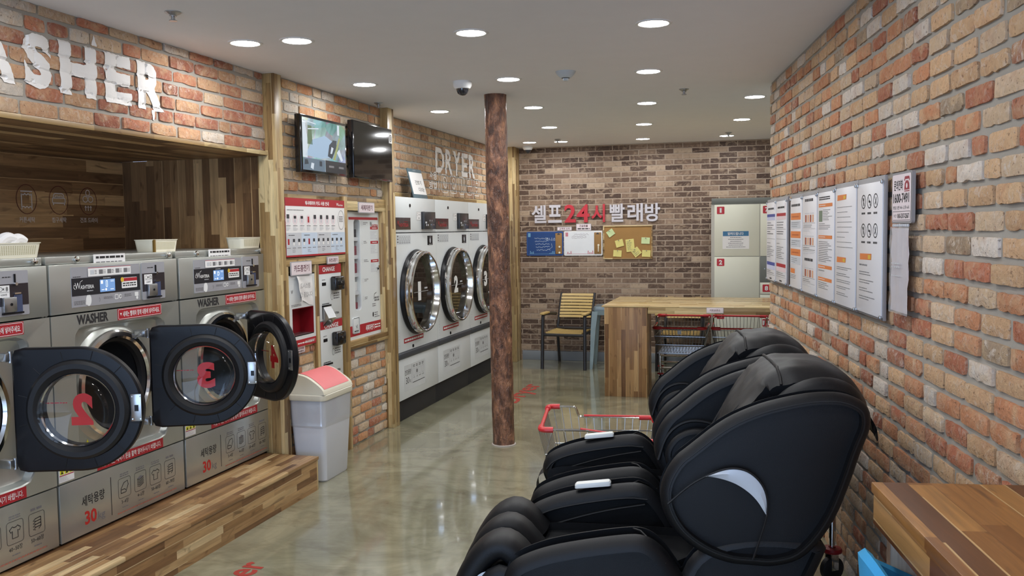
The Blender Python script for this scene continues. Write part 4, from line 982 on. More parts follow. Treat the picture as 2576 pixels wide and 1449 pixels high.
for k in range(12):
    a = .03+k*.068; yy = y-.0008; red = k in (0, 4)
    m.quad(a-.009, a+.009, .075 if not red else .078, .11, yy, PAPER); m.quad(a-.010 if red else a-.013, a+.010 if red else a+.013, .08 if red else .097, .118, yy-.0003, RED if red else DARK)
    m.dashes(a-.02, a+.025, .055, .062, 1, yy, GREYI, rd, .6, True)
    if k % 3 == 1: m.dashes(a-.02, a+.03, .028, .05, 3, yy, GREYI, rd, .3)
for k in range(4): m.dashes(.03+k*.205, .11+k*.205, .138, .145, 1, y-.0008, INK, rd, .6, True)
m.build('print', t)

def framed_label(label, y0, y1, z0, z1, body, x=-2.93, h=.5, lines=None, col=None):
    w, hh = y1-y0, z1-z0
    t, m = sign('name_plate', label, 'sign', (x, y0, z0), L90, w, hh, .006, PANEL, PINKP, 'small name plates over the machines', .006, .008)
    rd = random.Random(9)
    if body: m.text(body, w*.14, w*.86, hh*(.5-h/2), hh*(.5+h/2), -.0016, col or plain('maroon_ink', C(100, 44, 62), .6), .015)
    if lines: lines(m, w, hh, rd)
    m.build('print', t); return t
framed_label('pinkish name plate over the card charger with its paper note', 5.182, 5.462, 1.335, 1.428, '카드충전기')
framed_label('small plate above the upper change machine', 5.674, 5.848, 1.392, 1.447, '동전교환기', x=-2.922)
framed_label('name plate fixed over the detergent vending machine', 6.215, 6.505, 1.758, 1.842, '세제자판기')
framed_label('small emergency call plate under the card charger', 5.243, 5.385, .815, .878, '긴급호출', x=-2.955, h=.22, lines=lambda m, w, h, r: m.dashes(w*.15, w*.85, h*.12, h*.3, 1, -.0016, INK, r, .6, True))

# card charger
t = thing('card_charger', 'white card charging machine with a red opening and a paper note', 'vending machine', (-2.944, 5.168, .862), L90)
m = MB(); w = .353; h = .475
def ringbox(m, x0, x1, z0, z1, hx0, hx1, hz0, hz1, y, mat):
    for a, b, c, d in ((x0, hx0, z0, z1), (hx1, x1, z0, z1), (hx0, hx1, z0, hz0), (hx0, hx1, hz1, z1)): m.box(a, b, y, y+.03, c, d, mat)
ringbox(m, 0, w, 0, h, .042, w-.028, .075, .255, 0, DRYW); m.box(.002, w-.002, -.001, 0, 0, .046, RED); m.box(-.012, 0, .0, .03, -.0, h+.008, BLACK); m.box(-.012, w, 0, .03, h, h+.008, BLACK); m.build('front', t)
m = MB(); rr = plain('deep_red', C(140, 20, 32), .4); m.box(.042, w-.028, .10, .11, .075, .255, rr); m.box(.040, .044, .0, .10, .075, .255, rr); m.box(w-.03, w-.026, 0, .1, .075, .255, rr); m.box(.042, w-.028, 0, .1, .252, .257, rr); m.box(.042, w-.028, 0, .1, .07, .076, SATIN); m.box(.10, .17, .096, .10, .16, .185, BLACK); m.build('opening', t, 'red lined opening')
m = MB(); y = -.0016; m.dashes(.10, .32, .012, .03, 1, y, PAPER, rd, .5, True); m.text('카드충전판매기', .20, .335, .012, .034, y, PAPER, .0); m.text('W', .03, .055, .355, .38, -.0006, INK); m.dashes(.03, .16, .268, .285, 2, -.0006, GREYI, rd, .5, True); m.build('lettering', t)
t = thing('paper_note', 'curled white paper note taped to the card charger', 'paper', (-2.9455, 5.17, .862), L90)
m = MB(); L = []
for j in range(9):
    v = j/8; row = []
    for i in range(11):
        u = i/10; curl = .035*max(0, .35-u)**1.2*4*(1-v*.6); row.append((.075+u*.235+.02*(1-v)*(u < .3), -.004-curl-.006*math.sin(v*6+u*4)**2, .285+.02*math.sin(u*5)*(1-v)+v*(.185-.01*u)))
    L.append(row)
m.rings(L, PAPER, False); nt = m.build('sheet', t)
m = MB(); m.text('드시스템', .115, .245, .385, .42, -.0245, GREYI, .0); m.text('중입니다', .155, .275, .325, .36, -.0245, GREYI, .0); m.text('점', .105, .135, .325, .36, -.0245, GREYI, .0); m.build('handwriting', t)

# two change machines, one above the other
def changer(z0, h, label, head):
    t = thing('change_machine', label, 'change machine', (-2.942, 5.582, z0), L90, 'change machines')
    w = .335; m = MB(); m.box(0, w, 0, .05, 0, h, DRYW, .002); m.box(-.0, w, -.001, .0, h-.062 if not head else h-.055, h, RED); m.build('front', t)
    y = -.0018; m = MB()
    if head: m.text('CHANGE', .055, .27, h-.052, h-.022, y, PAPER, .02)
    else: m.text('CHANGE', .05, .235, h-.047, h-.015, y, PAPER, .03)
    m.dashes(.04, .09, h-.108, h-.10, 1, y+.001, GREYI, rd, .6, True); m.quad(.04, .10, h-.145, h-.122, y+.001, BLACK); m.line([(.185+.018*math.cos(k*PI/6), h-.228+.024*math.sin(k*PI/6)) for k in range(12)], .003, y+.001, GREYI, True); m.dashes(.21, .30, h-.25, h-.2, 3, y+.001, GREYI, rd, .5, True)
    m.text('W', .165, .195, .032, .062, y+.001, INK); m.text('ASHTERIA', .195, .29, .032, .048, y+.001, INK, .02); m.dashes(.035, .14, .113, .122, 1, y+.001, INK, rd, .7, True); m.build('print', t)
    m = MB(); m.box(.165, .30, -.05, 0, h-.185, h-.085, plain('glossy_black', C(22, 22, 24), .12), .012, 3); m.box(.18, .285, -.056, -.045, h-.15, h-.115, BLACK, .006); m.cyl((.23, -.056, h-.13), (.23, -.058, h-.13), .006, CHROME, n=10); m.build('banknote_reader', t)
    m = MB(); m.box(.035, .15, -.006, .0, .015, .105, plain('coin_cup_dark', C(60, 62, 64), .3, .5)); m.add([(.035, -.008, .10), (.15, -.008, .10), (.15, -.05, .02), (.035, -.05, .02)], [(0, 1, 2, 3)], SATIN); m.add([(.035, -.008, .10), (.035, -.05, .02), (.035, -.004, -.03)], [(0, 1, 2)], SATIN); m.add([(.15, -.008, .10), (.15, -.05, .02), (.15, -.004, -.03)], [(0, 1, 2)], SATIN)
    m.add([(.035, -.05, .02), (.15, -.05, .02), (.15, -.006, -.035), (.035, -.006, -.035)], [(0, 1, 2, 3)], CHROME); m.box(.03, .155, -.012, 0, .098, .11, BLACK, .002); m.build('coin_cup', t, 'chrome coin cup')
changer(.998, .39, 'upper change machine, just under the small plate', False)
changer(.585, .408, 'lower change machine, its bottom behind the rubbish bin lid', True)

# detergent vending machine
t = thing('vending_machine', 'tall narrow white detergent vending machine with a slot window', 'vending machine', (-2.972, 6.095, .80), L90)
w = .575; h = .97; m = MB()
wx0, wx1, wz0, wz1 = .115, .222, .215, .91
an = [2*PI*i/56 for i in range(56)]; body = [(0, 0), (w, 0), (w, h), (0, h)]; ccx, ccz = (wx0+wx1)/2, (wz0+wz1)/2
an = sorted(an+[math.atan2(b-ccz, a-ccx) % (2*PI) for a, b in body]); slot = rrect(wx0, wx1, wz0, wz1, .03, 5)
an = sorted(an+[math.atan2(b-ccz, a-ccx) % (2*PI) for a, b in slot])
m.rings([loop_at(ccx, ccz, an, body, .06), loop_at(ccx, ccz, an, body, 0), loop_at(ccx, ccz, an, slot, 0), loop_at(ccx, ccz, an, slot, .07)], DRYW); m.build('front', t)
m = MB(); m.box(wx0-.01, wx1+.01, .07, .075, wz0, wz1, BLACK); cls = [PAPER, RED, LGREY, plain('maroon_pack', C(140, 60, 74), .5), PAPER, LGREY, plain('maroon_pack', C(140, 60, 74), .5)]
z = wz0
shelf = plain('shelf_white', C(224, 224, 226), .5)
for k, (hz, mt) in enumerate(((.05, 'maroon_pack'), (.07, 'white_paper'), (.075, 'maroon_pack'), (.07, 'maroon_pack'), (.06, 'dark_grey'))):
    z = wz0+.008+k*.138
    m.box(wx0, wx1, .02, .07, z-.028, z, shelf)
    for q in range(4): m.box(wx0+.004+q*.026, wx0+.028+q*.026, .03, .068, z+.001, z+hz, MATS[mt], .003)
m.build('display_shelves', t, 'stocked shelves behind the slot window')
m = MB(); m.add([(a, .006, b) for a, b in slot], [tuple(range(len(slot)))], PANE); m.build('window_pane', t)
m = MB(); y = -.0008; m.quad(.03, w-.02, h-.062, h-.042, y, RED); m.quad(.0, w, .025, .105, y, RED); m.text('세제자판기', .285, .445, .042, .088, y-.0006, PAPER, .02); m.dashes(.455, .56, .045, .085, 2, y-.0006, PAPER, rd, .5, True)
m.text('W', .405, .445, h-.115, h-.075, y, INK); m.text('ASHTERIA', .44, .555, h-.118, h-.096, y, RED, .02)
for z1 in (.855, .742, .595): m.quad(.41, .555, z1-.022, z1, y, RED); m.dashes(.44, .53, z1-.016, z1-.006, 1, y-.0006, PAPER, rd, .6, True); m.dashes(.41, .555, z1-.10, z1-.03, 6, y, LGREY, rd, .45)
for z1 in (.88, .735, .59, .44, .30): m.line([(.26+.012*math.cos(k*PI/6), z1+.016*math.sin(k*PI/6)) for k in range(12)], .002, y, LGREY, True); m.dashes(.285, .37, z1-.012, z1+.012, 2, y, GREYI, rd, .4)
m.dashes(.42, .555, .22, .25, 2, y, GREYI, rd, .5); m.line([(.45, .28), (.46, .32), (.5, .33)], .005, y, INK); m.dashes(.46, .55, .26, .3, 2, y, GREYI, rd, .7, True); m.disc(.43, .16, .02, y, INK, 14, .6); m.dashes(.455, .55, .13, .18, 3, y, GREYI, rd, .45)
m.build('print', t)
m = MB(); m.box(.05, .16, -.008, .0, .045, .165, DRYW, .01, 3); m.line(rrect(.053, .157, .048, .162, .012, 3), .003, -.0085, GREYI, True); m.line([(.10, .105), (.115, .085), (.125, .11)], .006, -.0086, INK); m.dashes(.07, .14, .055, .07, 1, -.0086, INK, rd, .6, True); m.build('flap', t)
m = MB(); m.cyl((.535, 0, .535), (.535, -.014, .535), .012, CHROME, n=14); m.box(.53, .54, -.012, -.002, .512, .53, BLACK, .002); m.build('lock', t)

# swing-lid bin
t = thing('rubbish_bin', 'white bin with a pink swing lid and clear bag, beside the step', 'rubbish bin', (-2.815, 5.325, 0))
bw = plain('bin_white', C(214, 216, 222), .42, var=.02); bc = plain('bin_cream', C(232, 226, 206), .42, var=.02)
def rr3(hx, hy, r, z): return [(a, b, z) for a, b in rrect(-hx, hx, -hy, hy, r, 5)]
m = MB(); m.rings([rr3(.092, .155, .03, .006), rr3(.098, .160, .03, 0), rr3(.104, .168, .03, .01), rr3(.122, .200, .035, .40), rr3(.126, .208, .035, .545)], bw, True, True)
for sx in (-1, 1):
    for yy in (-.09, .09): m.box(sx*.100-.004, sx*.100+.004, yy-.005, yy+.005, .01, .4, bw)
m.build('body', t)
m = MB(); L = []
for j, (z, k) in enumerate(((.56, 1.045), (.50, 1.03), (.44, 1.05), (.40, 1.02), (.375, 1.05), (.36, 1.0))):
    base = rr3(.124*k, .204*k, .035, z); L.append([(x+.005*noise.noise((x*30, y*30, z*20)), y+.008*noise.noise((x*25+4, y*25, z*22)), z+.008*noise.noise((x*14, y*14, 3.3))) for x, y, z in base])
m.rings(L, FILM); m.build('bag_liner', t, 'clear plastic liner folded over the rim')
m = MB(); m.rings([rr3(.134, .216, .04, .538), rr3(.137, .219, .04, .545), rr3(.137, .219, .04, .572), rr3(.131, .213, .04, .578)], bc)
# hood: rounded across the long side, shaped ends
prof = [(.142, .578), (.118, .63), (.09, .69), (.065, .708), (.03, .706), (-.02, .690), (-.08, .650), (-.125, .612), (-.134, .578)]
prof = smooth_poly(prof, 2, False); hood = []
for a_, k_ in ((-.212, .97), (-.205, 1.0), (.185, 1.0), (.20, .9)): hood.append([(-a, a_, .578+(b-.578)*k_) for a, b in prof])
m.rings(hood, bc, False)
for h_ in (hood[0], hood[-1]): m.add(h_, [tuple(range(len(h_)))], bc)
m.build('lid', t)
m = MB(); pk = plain('pink_flap', C(240, 128, 130), .45); pf = [(-a, b+.0025) for a, b in prof if -.128 < a < .055]
m.rings([[(a, -.188, b) for a, b in pf], [(a, .165, b) for a, b in pf]], pk, False); m.build('swing_flap', t, 'pink swing flap')

# ------------------------------------------------------------------ back wall
YB = BY-.006
wl = plain('white_acrylic', C(206, 201, 206), .35); rl = plain('red_acrylic', C(196, 52, 62), .35)
def letter(ch, x0, x1, z0, z1, mat, label):
    cu = text_geo(ch, .022, 4); vs, fs, a = cu
    t = MB(); pts = [(x0+p*(x1-x0), z0+q*(z1-z0)) for p, q in vs]
    # front face and an edge skirt of 12 mm
    from collections import Counter
    ec = Counter(); od = {}
    for f in fs:
        for i in range(len(f)):
            e = (f[i], f[(i+1) % len(f)]); k = tuple(sorted(e)); ec[k] += 1; od[k] = e
    n = len(pts); t.add([(a_-x0, -.014, b-z0) for a_, b in pts]+[(a_-x0, 0, b-z0) for a_, b in pts], list(fs)+[(od[k][1], od[k][0], n+od[k][0], n+od[k][1]) for k, c in ec.items() if c == 1], mat, False)
    o = t.build('wall_letter', normals=False); o.location = (x0, YB, z0)
    return tag(o, label, 'letter', 'cut-out letters of the wall sign')
sz = lambda z: 1.62-(1.62-z)*.987
for ch, a, b, mt, l in (('셀', 1336, 1374, wl, 'white cut-out letter, first of the wall sign above the blue board'), ('프', 1379, 1414, wl, 'white cut-out letter, second of the wall sign, left of the red 2'),
                        ('2', 1421, 1450, rl, 'red cut-out figure 2 in the wall sign'), ('4', 1452, 1485, rl, 'red cut-out figure 4 in the wall sign'), ('시', 1490, 1524, rl, 'red cut-out letter right of the figure 4 in the wall sign'),
                        ('빨', 1536, 1573, wl, 'white cut-out letter just right of the red ones in the wall sign'), ('래', 1580, 1618, wl, 'white cut-out letter, second from the right end of the wall sign'), ('방', 1623, 1660, wl, 'white cut-out letter at the right end of the wall sign')):
    f = lambda p: (-2.762+(p-1335)*(2.762-1.171)/325.0)*.987
    letter(ch, f(a), f(b), sz(1.692), sz(1.912), mt, l)
rb = random.Random(21)
def memo(name, label, x0, x1, z0, z1, edge, face, dark):
    t, m = sign(name, label, 'board', (x0, YB-.004, z0), 0, x1-x0, z1-z0, .01, edge, face, 'wall boards', .012, .015)
    w, h = x1-x0, z1-z0; y = -.0016; ink = plain('chalk_ink', C(206, 218, 230), .7) if dark else plain('grey_scrawl', C(150, 140, 150), .7); pic = plain('pale_blue_print', C(120, 170, 205), .6) if dark else plain('pink_print', C(206, 130, 140), .6)
    for k in range(5 if dark else 3):
        z = h*(.72-k*.12) if dark else h*(.86-k*.07); x = w*(.2+.08*rb.random()); P = []
        for i in range(22): P.append((x+i*w*.018, z+h*.03*rb.uniform(-1, 1)))
        m.line(P, .0035, y, ink)
    if dark: m.textc('주니소', w*.66, h*.68, .04, y, ink, 0, 1.1); m.line([(w*.68, h*.5), (w*.7, h*.35), (w*.6, h*.25)], .003, y, ink)
    m.quad(w*.04, w*.11, h*.78, h*.94, y, pic)
    for a in (.09, .13, .17, .62, .66, .7, .74): m.quad(w*a, w*(a+.022), h*.07, h*(.10+.10*rb.random()), y, pic)
    m.line([(w*.06, h*.07), (w*.78, h*.07)], .003, y, pic); m.build('writing_surface', t)
    m = MB(); m.box(w*.79, w*.97, -.006, -.0012, .02, h-.02, plain('cork_strip', C(158, 120, 72), .8), .004); m.add([(w*.83, -.007, h*.86), (w*.93, -.007, h*.86), (w*.88, -.007, h*.93)], [(0, 1, 2)], DARK); m.build('cork_strip', t)
    for z in ((.12, .36) if dark else (.42,)):
        m = MB(); m.lathe((w*.9, -.006, h*z), [(.012, 0), (.012, -.006), (.005, -.008), (.0005, -.008)], CREAM, 'y', 16); m.build('magnet', t)
    if not dark:
        m = MB(); m.box(w*.885, w*.91, -.016, -.006, h*.15, h*.38, CREAM, .003); m.build('pen', t)
    return t
memo('memo_board', 'dark blue board with chalk scribbles and a cork strip', -2.79, -2.33, sz(1.287), sz(1.585), plain('blue_frame', C(50, 86, 150), .4), plain('blue_board', C(38, 72, 130), .35), True)
memo('memo_board', 'white board with a cork strip between the blue board and the cork board', -2.32, -1.847, sz(1.285), sz(1.588), WHITE, plain('board_white', C(236, 238, 240), .25), False)
CX0, CZ0 = -1.838, sz(1.238); t = thing('cork_board', 'cork board in a pale wooden frame with sticky notes', 'board', (CX0, YB-.004, CZ0), 0, 'wall boards')
w, h = .592, .404; m = MB(); m.box(.012, w-.012, 0, .01, .012, h-.012, plain('cork', C(166, 126, 74), .9, var=.12)); m.build('cork_sheet', t)
m = MB()
for a, b, c, d in ((0, w, 0, .014), (0, w, h-.014, h), (0, .014, .014, h-.014), (w-.014, w, .014, h-.014)): m.box(a, b, -.008, .01, c, d, PX, .002)
m.build('frame', t)
ny = plain('yellow_note', C(228, 216, 132), .8, var=.02); ng = plain('pale_green_note', C(206, 222, 166), .8, var=.02)
def note(px, pz, ww, hh, rot, mat, label, lines=0):
    t = thing('sticky_note', label, 'note', (CX0+px, YB-.0065, CZ0+pz), 0, 'sticky notes on the cork board'); t.rotation_euler = (0, R(-rot), 0)
    m = MB(); L = [[(-ww/2+ww*i/5, -.0015-.010*(j/4)**2*abs(1-2*i/5)*.6, hh/2-hh*j/4) for i in range(6)] for j in range(5)]; m.rings(L, mat, False); m.build('sheet', t)
    if lines: m = MB(); m.dashes(-ww*.36, ww*.36, -hh*.38, hh*.38, lines, -.011, GREYI, rb, .22, False); m.build('handwriting', t)
    m = MB(); m.lathe((0, -.003, hh*.42), [(.004, 0), (.006, -.006), (.0005, -.009)], SATIN, 'y', 10); m.build('pin', t)
F = lambda X, Y: ((X-893)/470*w, h-(Y-782)/322*h)
for X, Y, a, b, r, mt, l, n in ((966, 852, .085, .075, 35, ng, 'pale green note at the top left of the cork board', 0), (1050, 951, .095, .085, 15, ny, 'blank yellow note left of the written one on the cork board', 0),
        (1152, 972, .10, .15, 6, ny, 'long yellow note full of handwriting in the middle of the cork board', 7), (1210, 1035, .095, .095, 38, ny, 'tilted written yellow note at the lower right of the long note', 4),
        (1298, 928, .10, .075, -3, ng, 'pale green note at the right edge of the cork board', 0), (1030, 1048, .10, .078, -4, ny, 'yellow note at the bottom left of the cork board', 0), (1304, 1050, .10, .08, -3, ny, 'yellow note in the bottom right corner of the cork board', 0)):
    x, z = F(X, Y); note(x, z, a, b, r, mt, l, n)
def plate_back(label, x0, x1, z0, z1, body, two):
    t, m = sign('name_plate', label, 'sign', (x0, YB-.002, z0), 0, x1-x0, z1-z0, .008, PANEL, PINKP, 'small name plates over the boards', .005, .006); w_, h_ = x1-x0, z1-z0
    mi = plain('maroon_ink', C(100, 44, 62), .6)
    if two: m.text(body, w_*.22, w_*.78, h_*.52, h_*.85, -.0016, mi, .02); m.dashes(w_*.1, w_*.9, h_*.15, h_*.4, 1, -.0016, INK, rb, .6, True)
    else: m.text(body, w_*.14, w_*.86, h_*.22, h_*.78, -.0016, mi, .02)
    m.build('print', t)
plate_back('small white plate over the gap between the blue board and the white board', -2.404, -2.223, sz(1.594), sz(1.640), '고객의 소리', False); plate_back('small two-line plate over the white board', -2.168, -1.984, sz(1.591), sz(1.676), '긴급호출', True)

# ------------------------------------------------------------------ lockers
lc = plain('locker_cream', C(226, 226, 208), .45, var=.02); lg = plain('locker_grey', C(112, 116, 110), .5); lf = plain('locker_frame', C(178, 174, 164), .5)
LYF = 10.2; t = thing('locker_bank', 'tall cream locker bank with red number tags behind the long table', 'lockers', (-.506, LYF, 0))
m = MB(); m.box(-.035, 1.48, .004, .48, 0, 1.865, lf, .002); m.box(-.03, 1.48, -.004, .2, 1.865, 1.93, lg, .002); m.build('frame', t)
dn = plain('tag_red', C(196, 40, 52), .45)
def lock_door(x0, x1, z0, z1, num):
    m = MB(); m.box(x0+.002, x1-.002, -.008, .01, z0+.003, z1-.003, lc, .002); d = m.build('door', t)
    if num:
        m = MB(); f = rrect(x0+.028, x0+.11, z1-.105, z1-.023, .008, 3); m.rings([[(a, -.0095, b) for a, b in f], [(a, -.006, b) for a, b in f]], dn, True, True, True); m.text(num, x0+.069-(.010 if num == '1' else .018*len(num)), x0+.069+(.010 if num == '1' else .018*len(num)), z1-.09, z1-.038, -.0102, WHITE, .04); m.build('number_tag', d, 'red number tag')
for z0, z1, n_ in ((1.288, 1.861, '1'), (.697, 1.286, '2'), (.10, .695, '3')): lock_door(0, .487, z0, z1, n_)
for z0, z1, n_ in ((1.288, 1.861, '7'), (.868, 1.0, '8'), (.74, .866, ''), (.62, .738, '10'), (.36, .618, '11'), (.10, .358, '')): lock_door(.491, .978, z0, z1, n_)
for z0, z1, n_ in ((1.288, 1.861, ''), (.697, 1.286, ''), (.10, .695, '')): lock_door(.982, 1.468, z0, z1, n_)
m = MB(); m.box(.492, .976, -.006, .01, 1.004, 1.285, lg, .002); m.cyl((.54, -.006, 1.15), (.54, -.010, 1.15), .006, SATIN, n=10); m.box(.57, .66, -.008, .0, 1.11, 1.23, BLACK, .002); m.build('control_panel', t, 'grey control panel')
nt = thing('locker_notice', 'white notice with a blue heading stuck on the first locker door', 'notice', (-.506+.09, LYF-.0095, 1.37))
m = MB(); m.quad(0, .285, 0, .195, 0, PAPER); m.quad(.003, .28, .142, .195, -.0006, plain('notice_blue', C(58, 116, 158), .5)); m.text('알려드립니다', .055, .225, .152, .185, -.0012, WHITE, .02)
for k in range(6): a = rb.uniform(.05, .085); m.dashes(a if k < 5 else .04, .285-a if k < 5 else .245, .122-k*.021, .132-k*.021, 1, -.0006, GREYI, rb, .6, True)
m.build('sheet', nt)

# ------------------------------------------------------------------ long table at the back
t = thing('long_table', 'long pale wooden worktable on box legs in front of the lockers', 'table', (0, 0, 0))
m = MB(); m.box(-1.477, 1.35, 8.47, 9.62, .862, .876, TOPX, .002); m.build('table_top', t)
m = MB(); m.box(-1.035, .9, 8.474, 8.50, .805, .862, PX, .001); m.build('apron', t); m = MB(); m.box(-1.035, .9, 9.59, 9.615, .805, .862, PX, .001); m.build('apron', t)
for x0, x1 in ((-1.452, -1.043), (.90, 1.31)):
    m = MB(); m.box(x0, x1, 8.475, 8.82, 0, .862, WZ, .002); m.build('leg', t, 'wide boxed leg'); m = MB(); m.box(x0, x0+.03, 8.82, 9.6, .0, .862, WZ, .002) if x0 < 0 else m.box(x1-.03, x1, 8.82, 9.6, 0, .862, WZ, .002); m.build('side_panel', t)
pt = thing('name_plate', 'white cart storage plate on the apron of the long table', 'sign', (-.491, 8.472, .815))
m = MB(); m.box(0, .156, -.002, 0, 0, .055, PANEL, .0008); m.box(.003, .153, -.004, -.001, .003, .052, PINKP, .0008); m.text('카트보관소', .03, .126, .017, .038, -.0046, plain('maroon_ink', C(100, 44, 62), .6), .01); m.build('plate', pt)

# ------------------------------------------------------------------ wooden armchairs
slat = plain('yellow_slat_wood', C(206, 176, 112), .42, var=.10); blk = plain('black_tube', C(44, 42, 44), .42)
def armchair(x, y, rz, label):
    t = thing('slatted_armchair', label, 'chair', (x, y, 0), rz, 'slatted armchairs')
    bw_ = .195
    def bp(u): return (.22+.16*u*u*.7+.05*u, .43+.415*u)       # back rail: depth, height
    for k in range(8):
        u0, u1 = .30+k*.0865, .30+(k+1)*.0865-.024; y0, z0 = bp(u0); y1, z1 = bp(u1); m = MB(); L = []
        for i in range(9):
            a = -bw_+2*bw_*i/8; c = .018*(1-(a/bw_)**2); L.append([(a, y0+c, z0), (a, y1+c, z1), (a, y1+c+.014, z1), (a, y0+c+.014, z0)])
        m.rings(L, slat, True, True, True); m.build('back_slat', t)
    for k in range(6):
        y0 = -.25+k*.08; m = MB(); L = []
        for i in range(9):
            a = -.215+.43*i/8; z = .43-.018*(1-(a/.215)**2)+(.012 if k == 0 else 0)*0; L.append([(a, y0, z), (a, y0+.068, z-.006), (a, y0+.068, z-.022), (a, y0, z-.016)])
        m.rings(L, slat, True, True, True); m.build('seat_slat', t)
    for sx in (-1, 1):
        m = MB(); pts = [(sx*.255, -.27, 0), (sx*.25, -.245, .60), (sx*.248, -.22, .632), (sx*.245, .0, .625), (sx*.235, .22, .60)]; m.tube(smooth_poly(pts, 2, False), .020, blk, 10); m.build('front_leg', t)
        m = MB(); pts = [(sx*.225, .33, 0), (sx*.215, .22, .42)]+[(sx*.205, bp(u)[0]+.02, bp(u)[1]) for u in (.3, .6, .98)]; m.tube(smooth_poly(pts, 1, False), .017, blk, 10); m.build('rear_leg', t)
        m = MB(); m.box(sx*.248-.027, sx*.248+.027, -.29, -.05, .628, .652, slat, .009); m.build('arm_cap', t)
        m = MB(); m.tube([(sx*.225, -.25, .40), (sx*.215, .21, .40)], .015, blk, 8); m.build('seat_rail', t)
    m = MB(); m.tube([(-.245, -.25, .395), (.245, -.25, .395)], .017, blk, 8); m.build('seat_rail', t); m = MB(); m.tube([(-.215, .215, .43), (.215, .215, .43)], .016, blk, 8); m.build('seat_rail', t)
    return t
armchair(-2.17, 10.26, R(-4), 'slatted wooden armchair standing free against the back wall'); armchair(-.875, 10.34, 0, 'slatted wooden armchair half hidden behind the long table')

# ------------------------------------------------------------------ pale metal stool behind the table end
dm = plain('pale_blue_worn_metal', C(148, 166, 170), .5, .2, var=.22); t = thing('metal_stool', 'pale blue worn metal stool between the armchair and the long table', 'stool', (-1.70, 10.30, 0), R(3))
m = MB(); f = rrect(-.165, .165, -.165, .165, .03, 4); up = lambda k, z: [(a*k, b*k, z) for a, b in f]; m.rings([up(1.06, .675), up(1.05, .70), up(1.0, .718), up(.93, .722), up(.85, .715)], plain('grey_seat', C(120, 134, 142), .35, .4), True, False, True); m.build('seat', t)
m = MB(); m.rings([up(1.0, .62), up(1.04, .677)], dm); m.build('apron', t)
for sx in (-1, 1):
    for sy in (-1, 1):
        m = MB(); P = lambda z, s_, r_: [(sx*s_+dx*r_, sy*s_+dy*r_, z) for dx, dy in ((-1, -1), (1, -1), (1, 1), (-1, 1))]; m.rings([P(0, .195, .014), P(.06, .19, .018), P(.45, .17, .028), P(.66, .15, .034)], dm, True, True, True); m.build('leg', t)

# ------------------------------------------------------------------ shopping carts
def cart(loc, rz, label, sc=(1, 1, 1), flat=False):
    """handle end at x = 0, nose towards +x"""
    t = thing('shopping_cart', label, 'cart', loc, rz, 'shopping carts'); t.scale = sc
    wire = SATIN; B = .272; Z = .596
    m = MB(); m.tube([(0, -B+.05, Z+.07), (0, B-.05, Z+.07)], .011, REDP, 10); m.build('handle', t, 'red handle bar')
    for s_ in (-1, 1):
        m = MB(); m.tube(smooth_poly([(.07, s_*B, Z+.07), (.0, s_*B, Z+.07), (0, s_*(B-.07), Z+.07)], 2, False), .018, REDP, 10); m.build('handle_grip', t, 'red plastic corner grip')
        zz = .07 if flat and s_ < 0 else 0.0
        m = MB(); m.tube(smooth_poly([(.05, s_*B, Z+.07), (.16, s_*B, Z+.07), (.17, s_*B, max(Z+.06, Z+zz)), (.185, s_*B, max(Z+.008, Z+zz)), (.20, s_*B, Z+zz), (.25, s_*B, Z+zz)], 2, False), .008, CHROME, 8); m.tube([(.25, s_*B, Z+zz), (.64, s_*(B-.01), Z)], .0085, CHROME, 8); m.build('rim_rail', t)
        m = MB(); m.tube([(.22, s_*B, Z+.008+zz), (.60, s_*(B-.01), Z+.008+zz*.1)], .008, REDP, 8); m.build('rim_sleeve', t, 'red sleeve along the rim')
        m = MB(); m.tube(smooth_poly([(.56, s_*(B-.01), Z), (.65, s_*(B-.01), Z), (.65, s_*(B-.09), Z)], 2, False), .017, REDP, 10); m.build('nose_grip', t, 'red plastic corner grip')
    m = MB(); m.tube([(.65, -B+.06, Z), (.65, B-.06, Z)], .009, REDP, 8); m.build('nose_bar', t)
    # wire basket
    m = MB()
    def q(x, y, z):      # taper towards the bottom
        k = (Z-z)/.27; return (x*(1-.13*k)+.05*k, y*(1-.16*k), z)
    for z in (Z-.09, Z-.18, Z-.27): m.tube([q(.01, -B, z), q(.65, -B, z), q(.65, B, z), q(.01, B, z)], .0045, wire, 6, True)
    for i in range(15):
        yy = -B+.02+(2*B-.04)*i/14
        m.tube([q(.65, yy, Z), q(.65, yy, Z-.27), q(.01, yy, Z-.27), q(.0, yy, Z+.06)], .0024, wire, 5)
    for i in range(13):
        xx = .04+.58*i/12
        top = Z+.06 if xx < .17 else Z
        for s_ in (-1, 1): m.tube([q(xx, s_*B, top), q(xx, s_*B, Z-.27)], .0024, wire, 5)
        m.tube([q(xx, -B, Z-.27), q(xx, B, Z-.27)], .0024, wire, 5)
    m.build('wire_basket', t)
    for z_, mt in ((Z-.035, PAPER),):
        m = MB(); m.box(.648, .655, -.02, .02, z_-.03, z_+.012, LGREY, .002); m.build('coin_tag', t)
    for s_ in (-1, 1):
        m = MB(); m.tube(smooth_poly([(.04, s_*.24, Z-.27), (.04, s_*.245, .30), (.06, s_*.25, .16), (.10, s_*.25, .145), (.58, s_*.20, .145), (.60, s_*.20, .16), (.61, s_*.20, .30)], 2, False), .011, CHROME, 8); m.build('side_frame', t)
    m = MB(); m.tube([(.61, -.2, .30), (.61, .2, .30)], .010, CHROME, 8); m.build('cross_bar', t); m = MB(); m.tube([(.57, -.2, .165), (.57, .2, .165)], .012, CHROME, 8); m.build('cross_bar', t); m = MB(); m.tube([(.08, -.25, .155), (.08, .25, .155)], .010, CHROME, 8); m.build('cross_bar', t)
    for x_, y_ in ((.07, .25), (.07, -.25), (.59, .2), (.59, -.2)): caster(t, x_, y_)
    return t
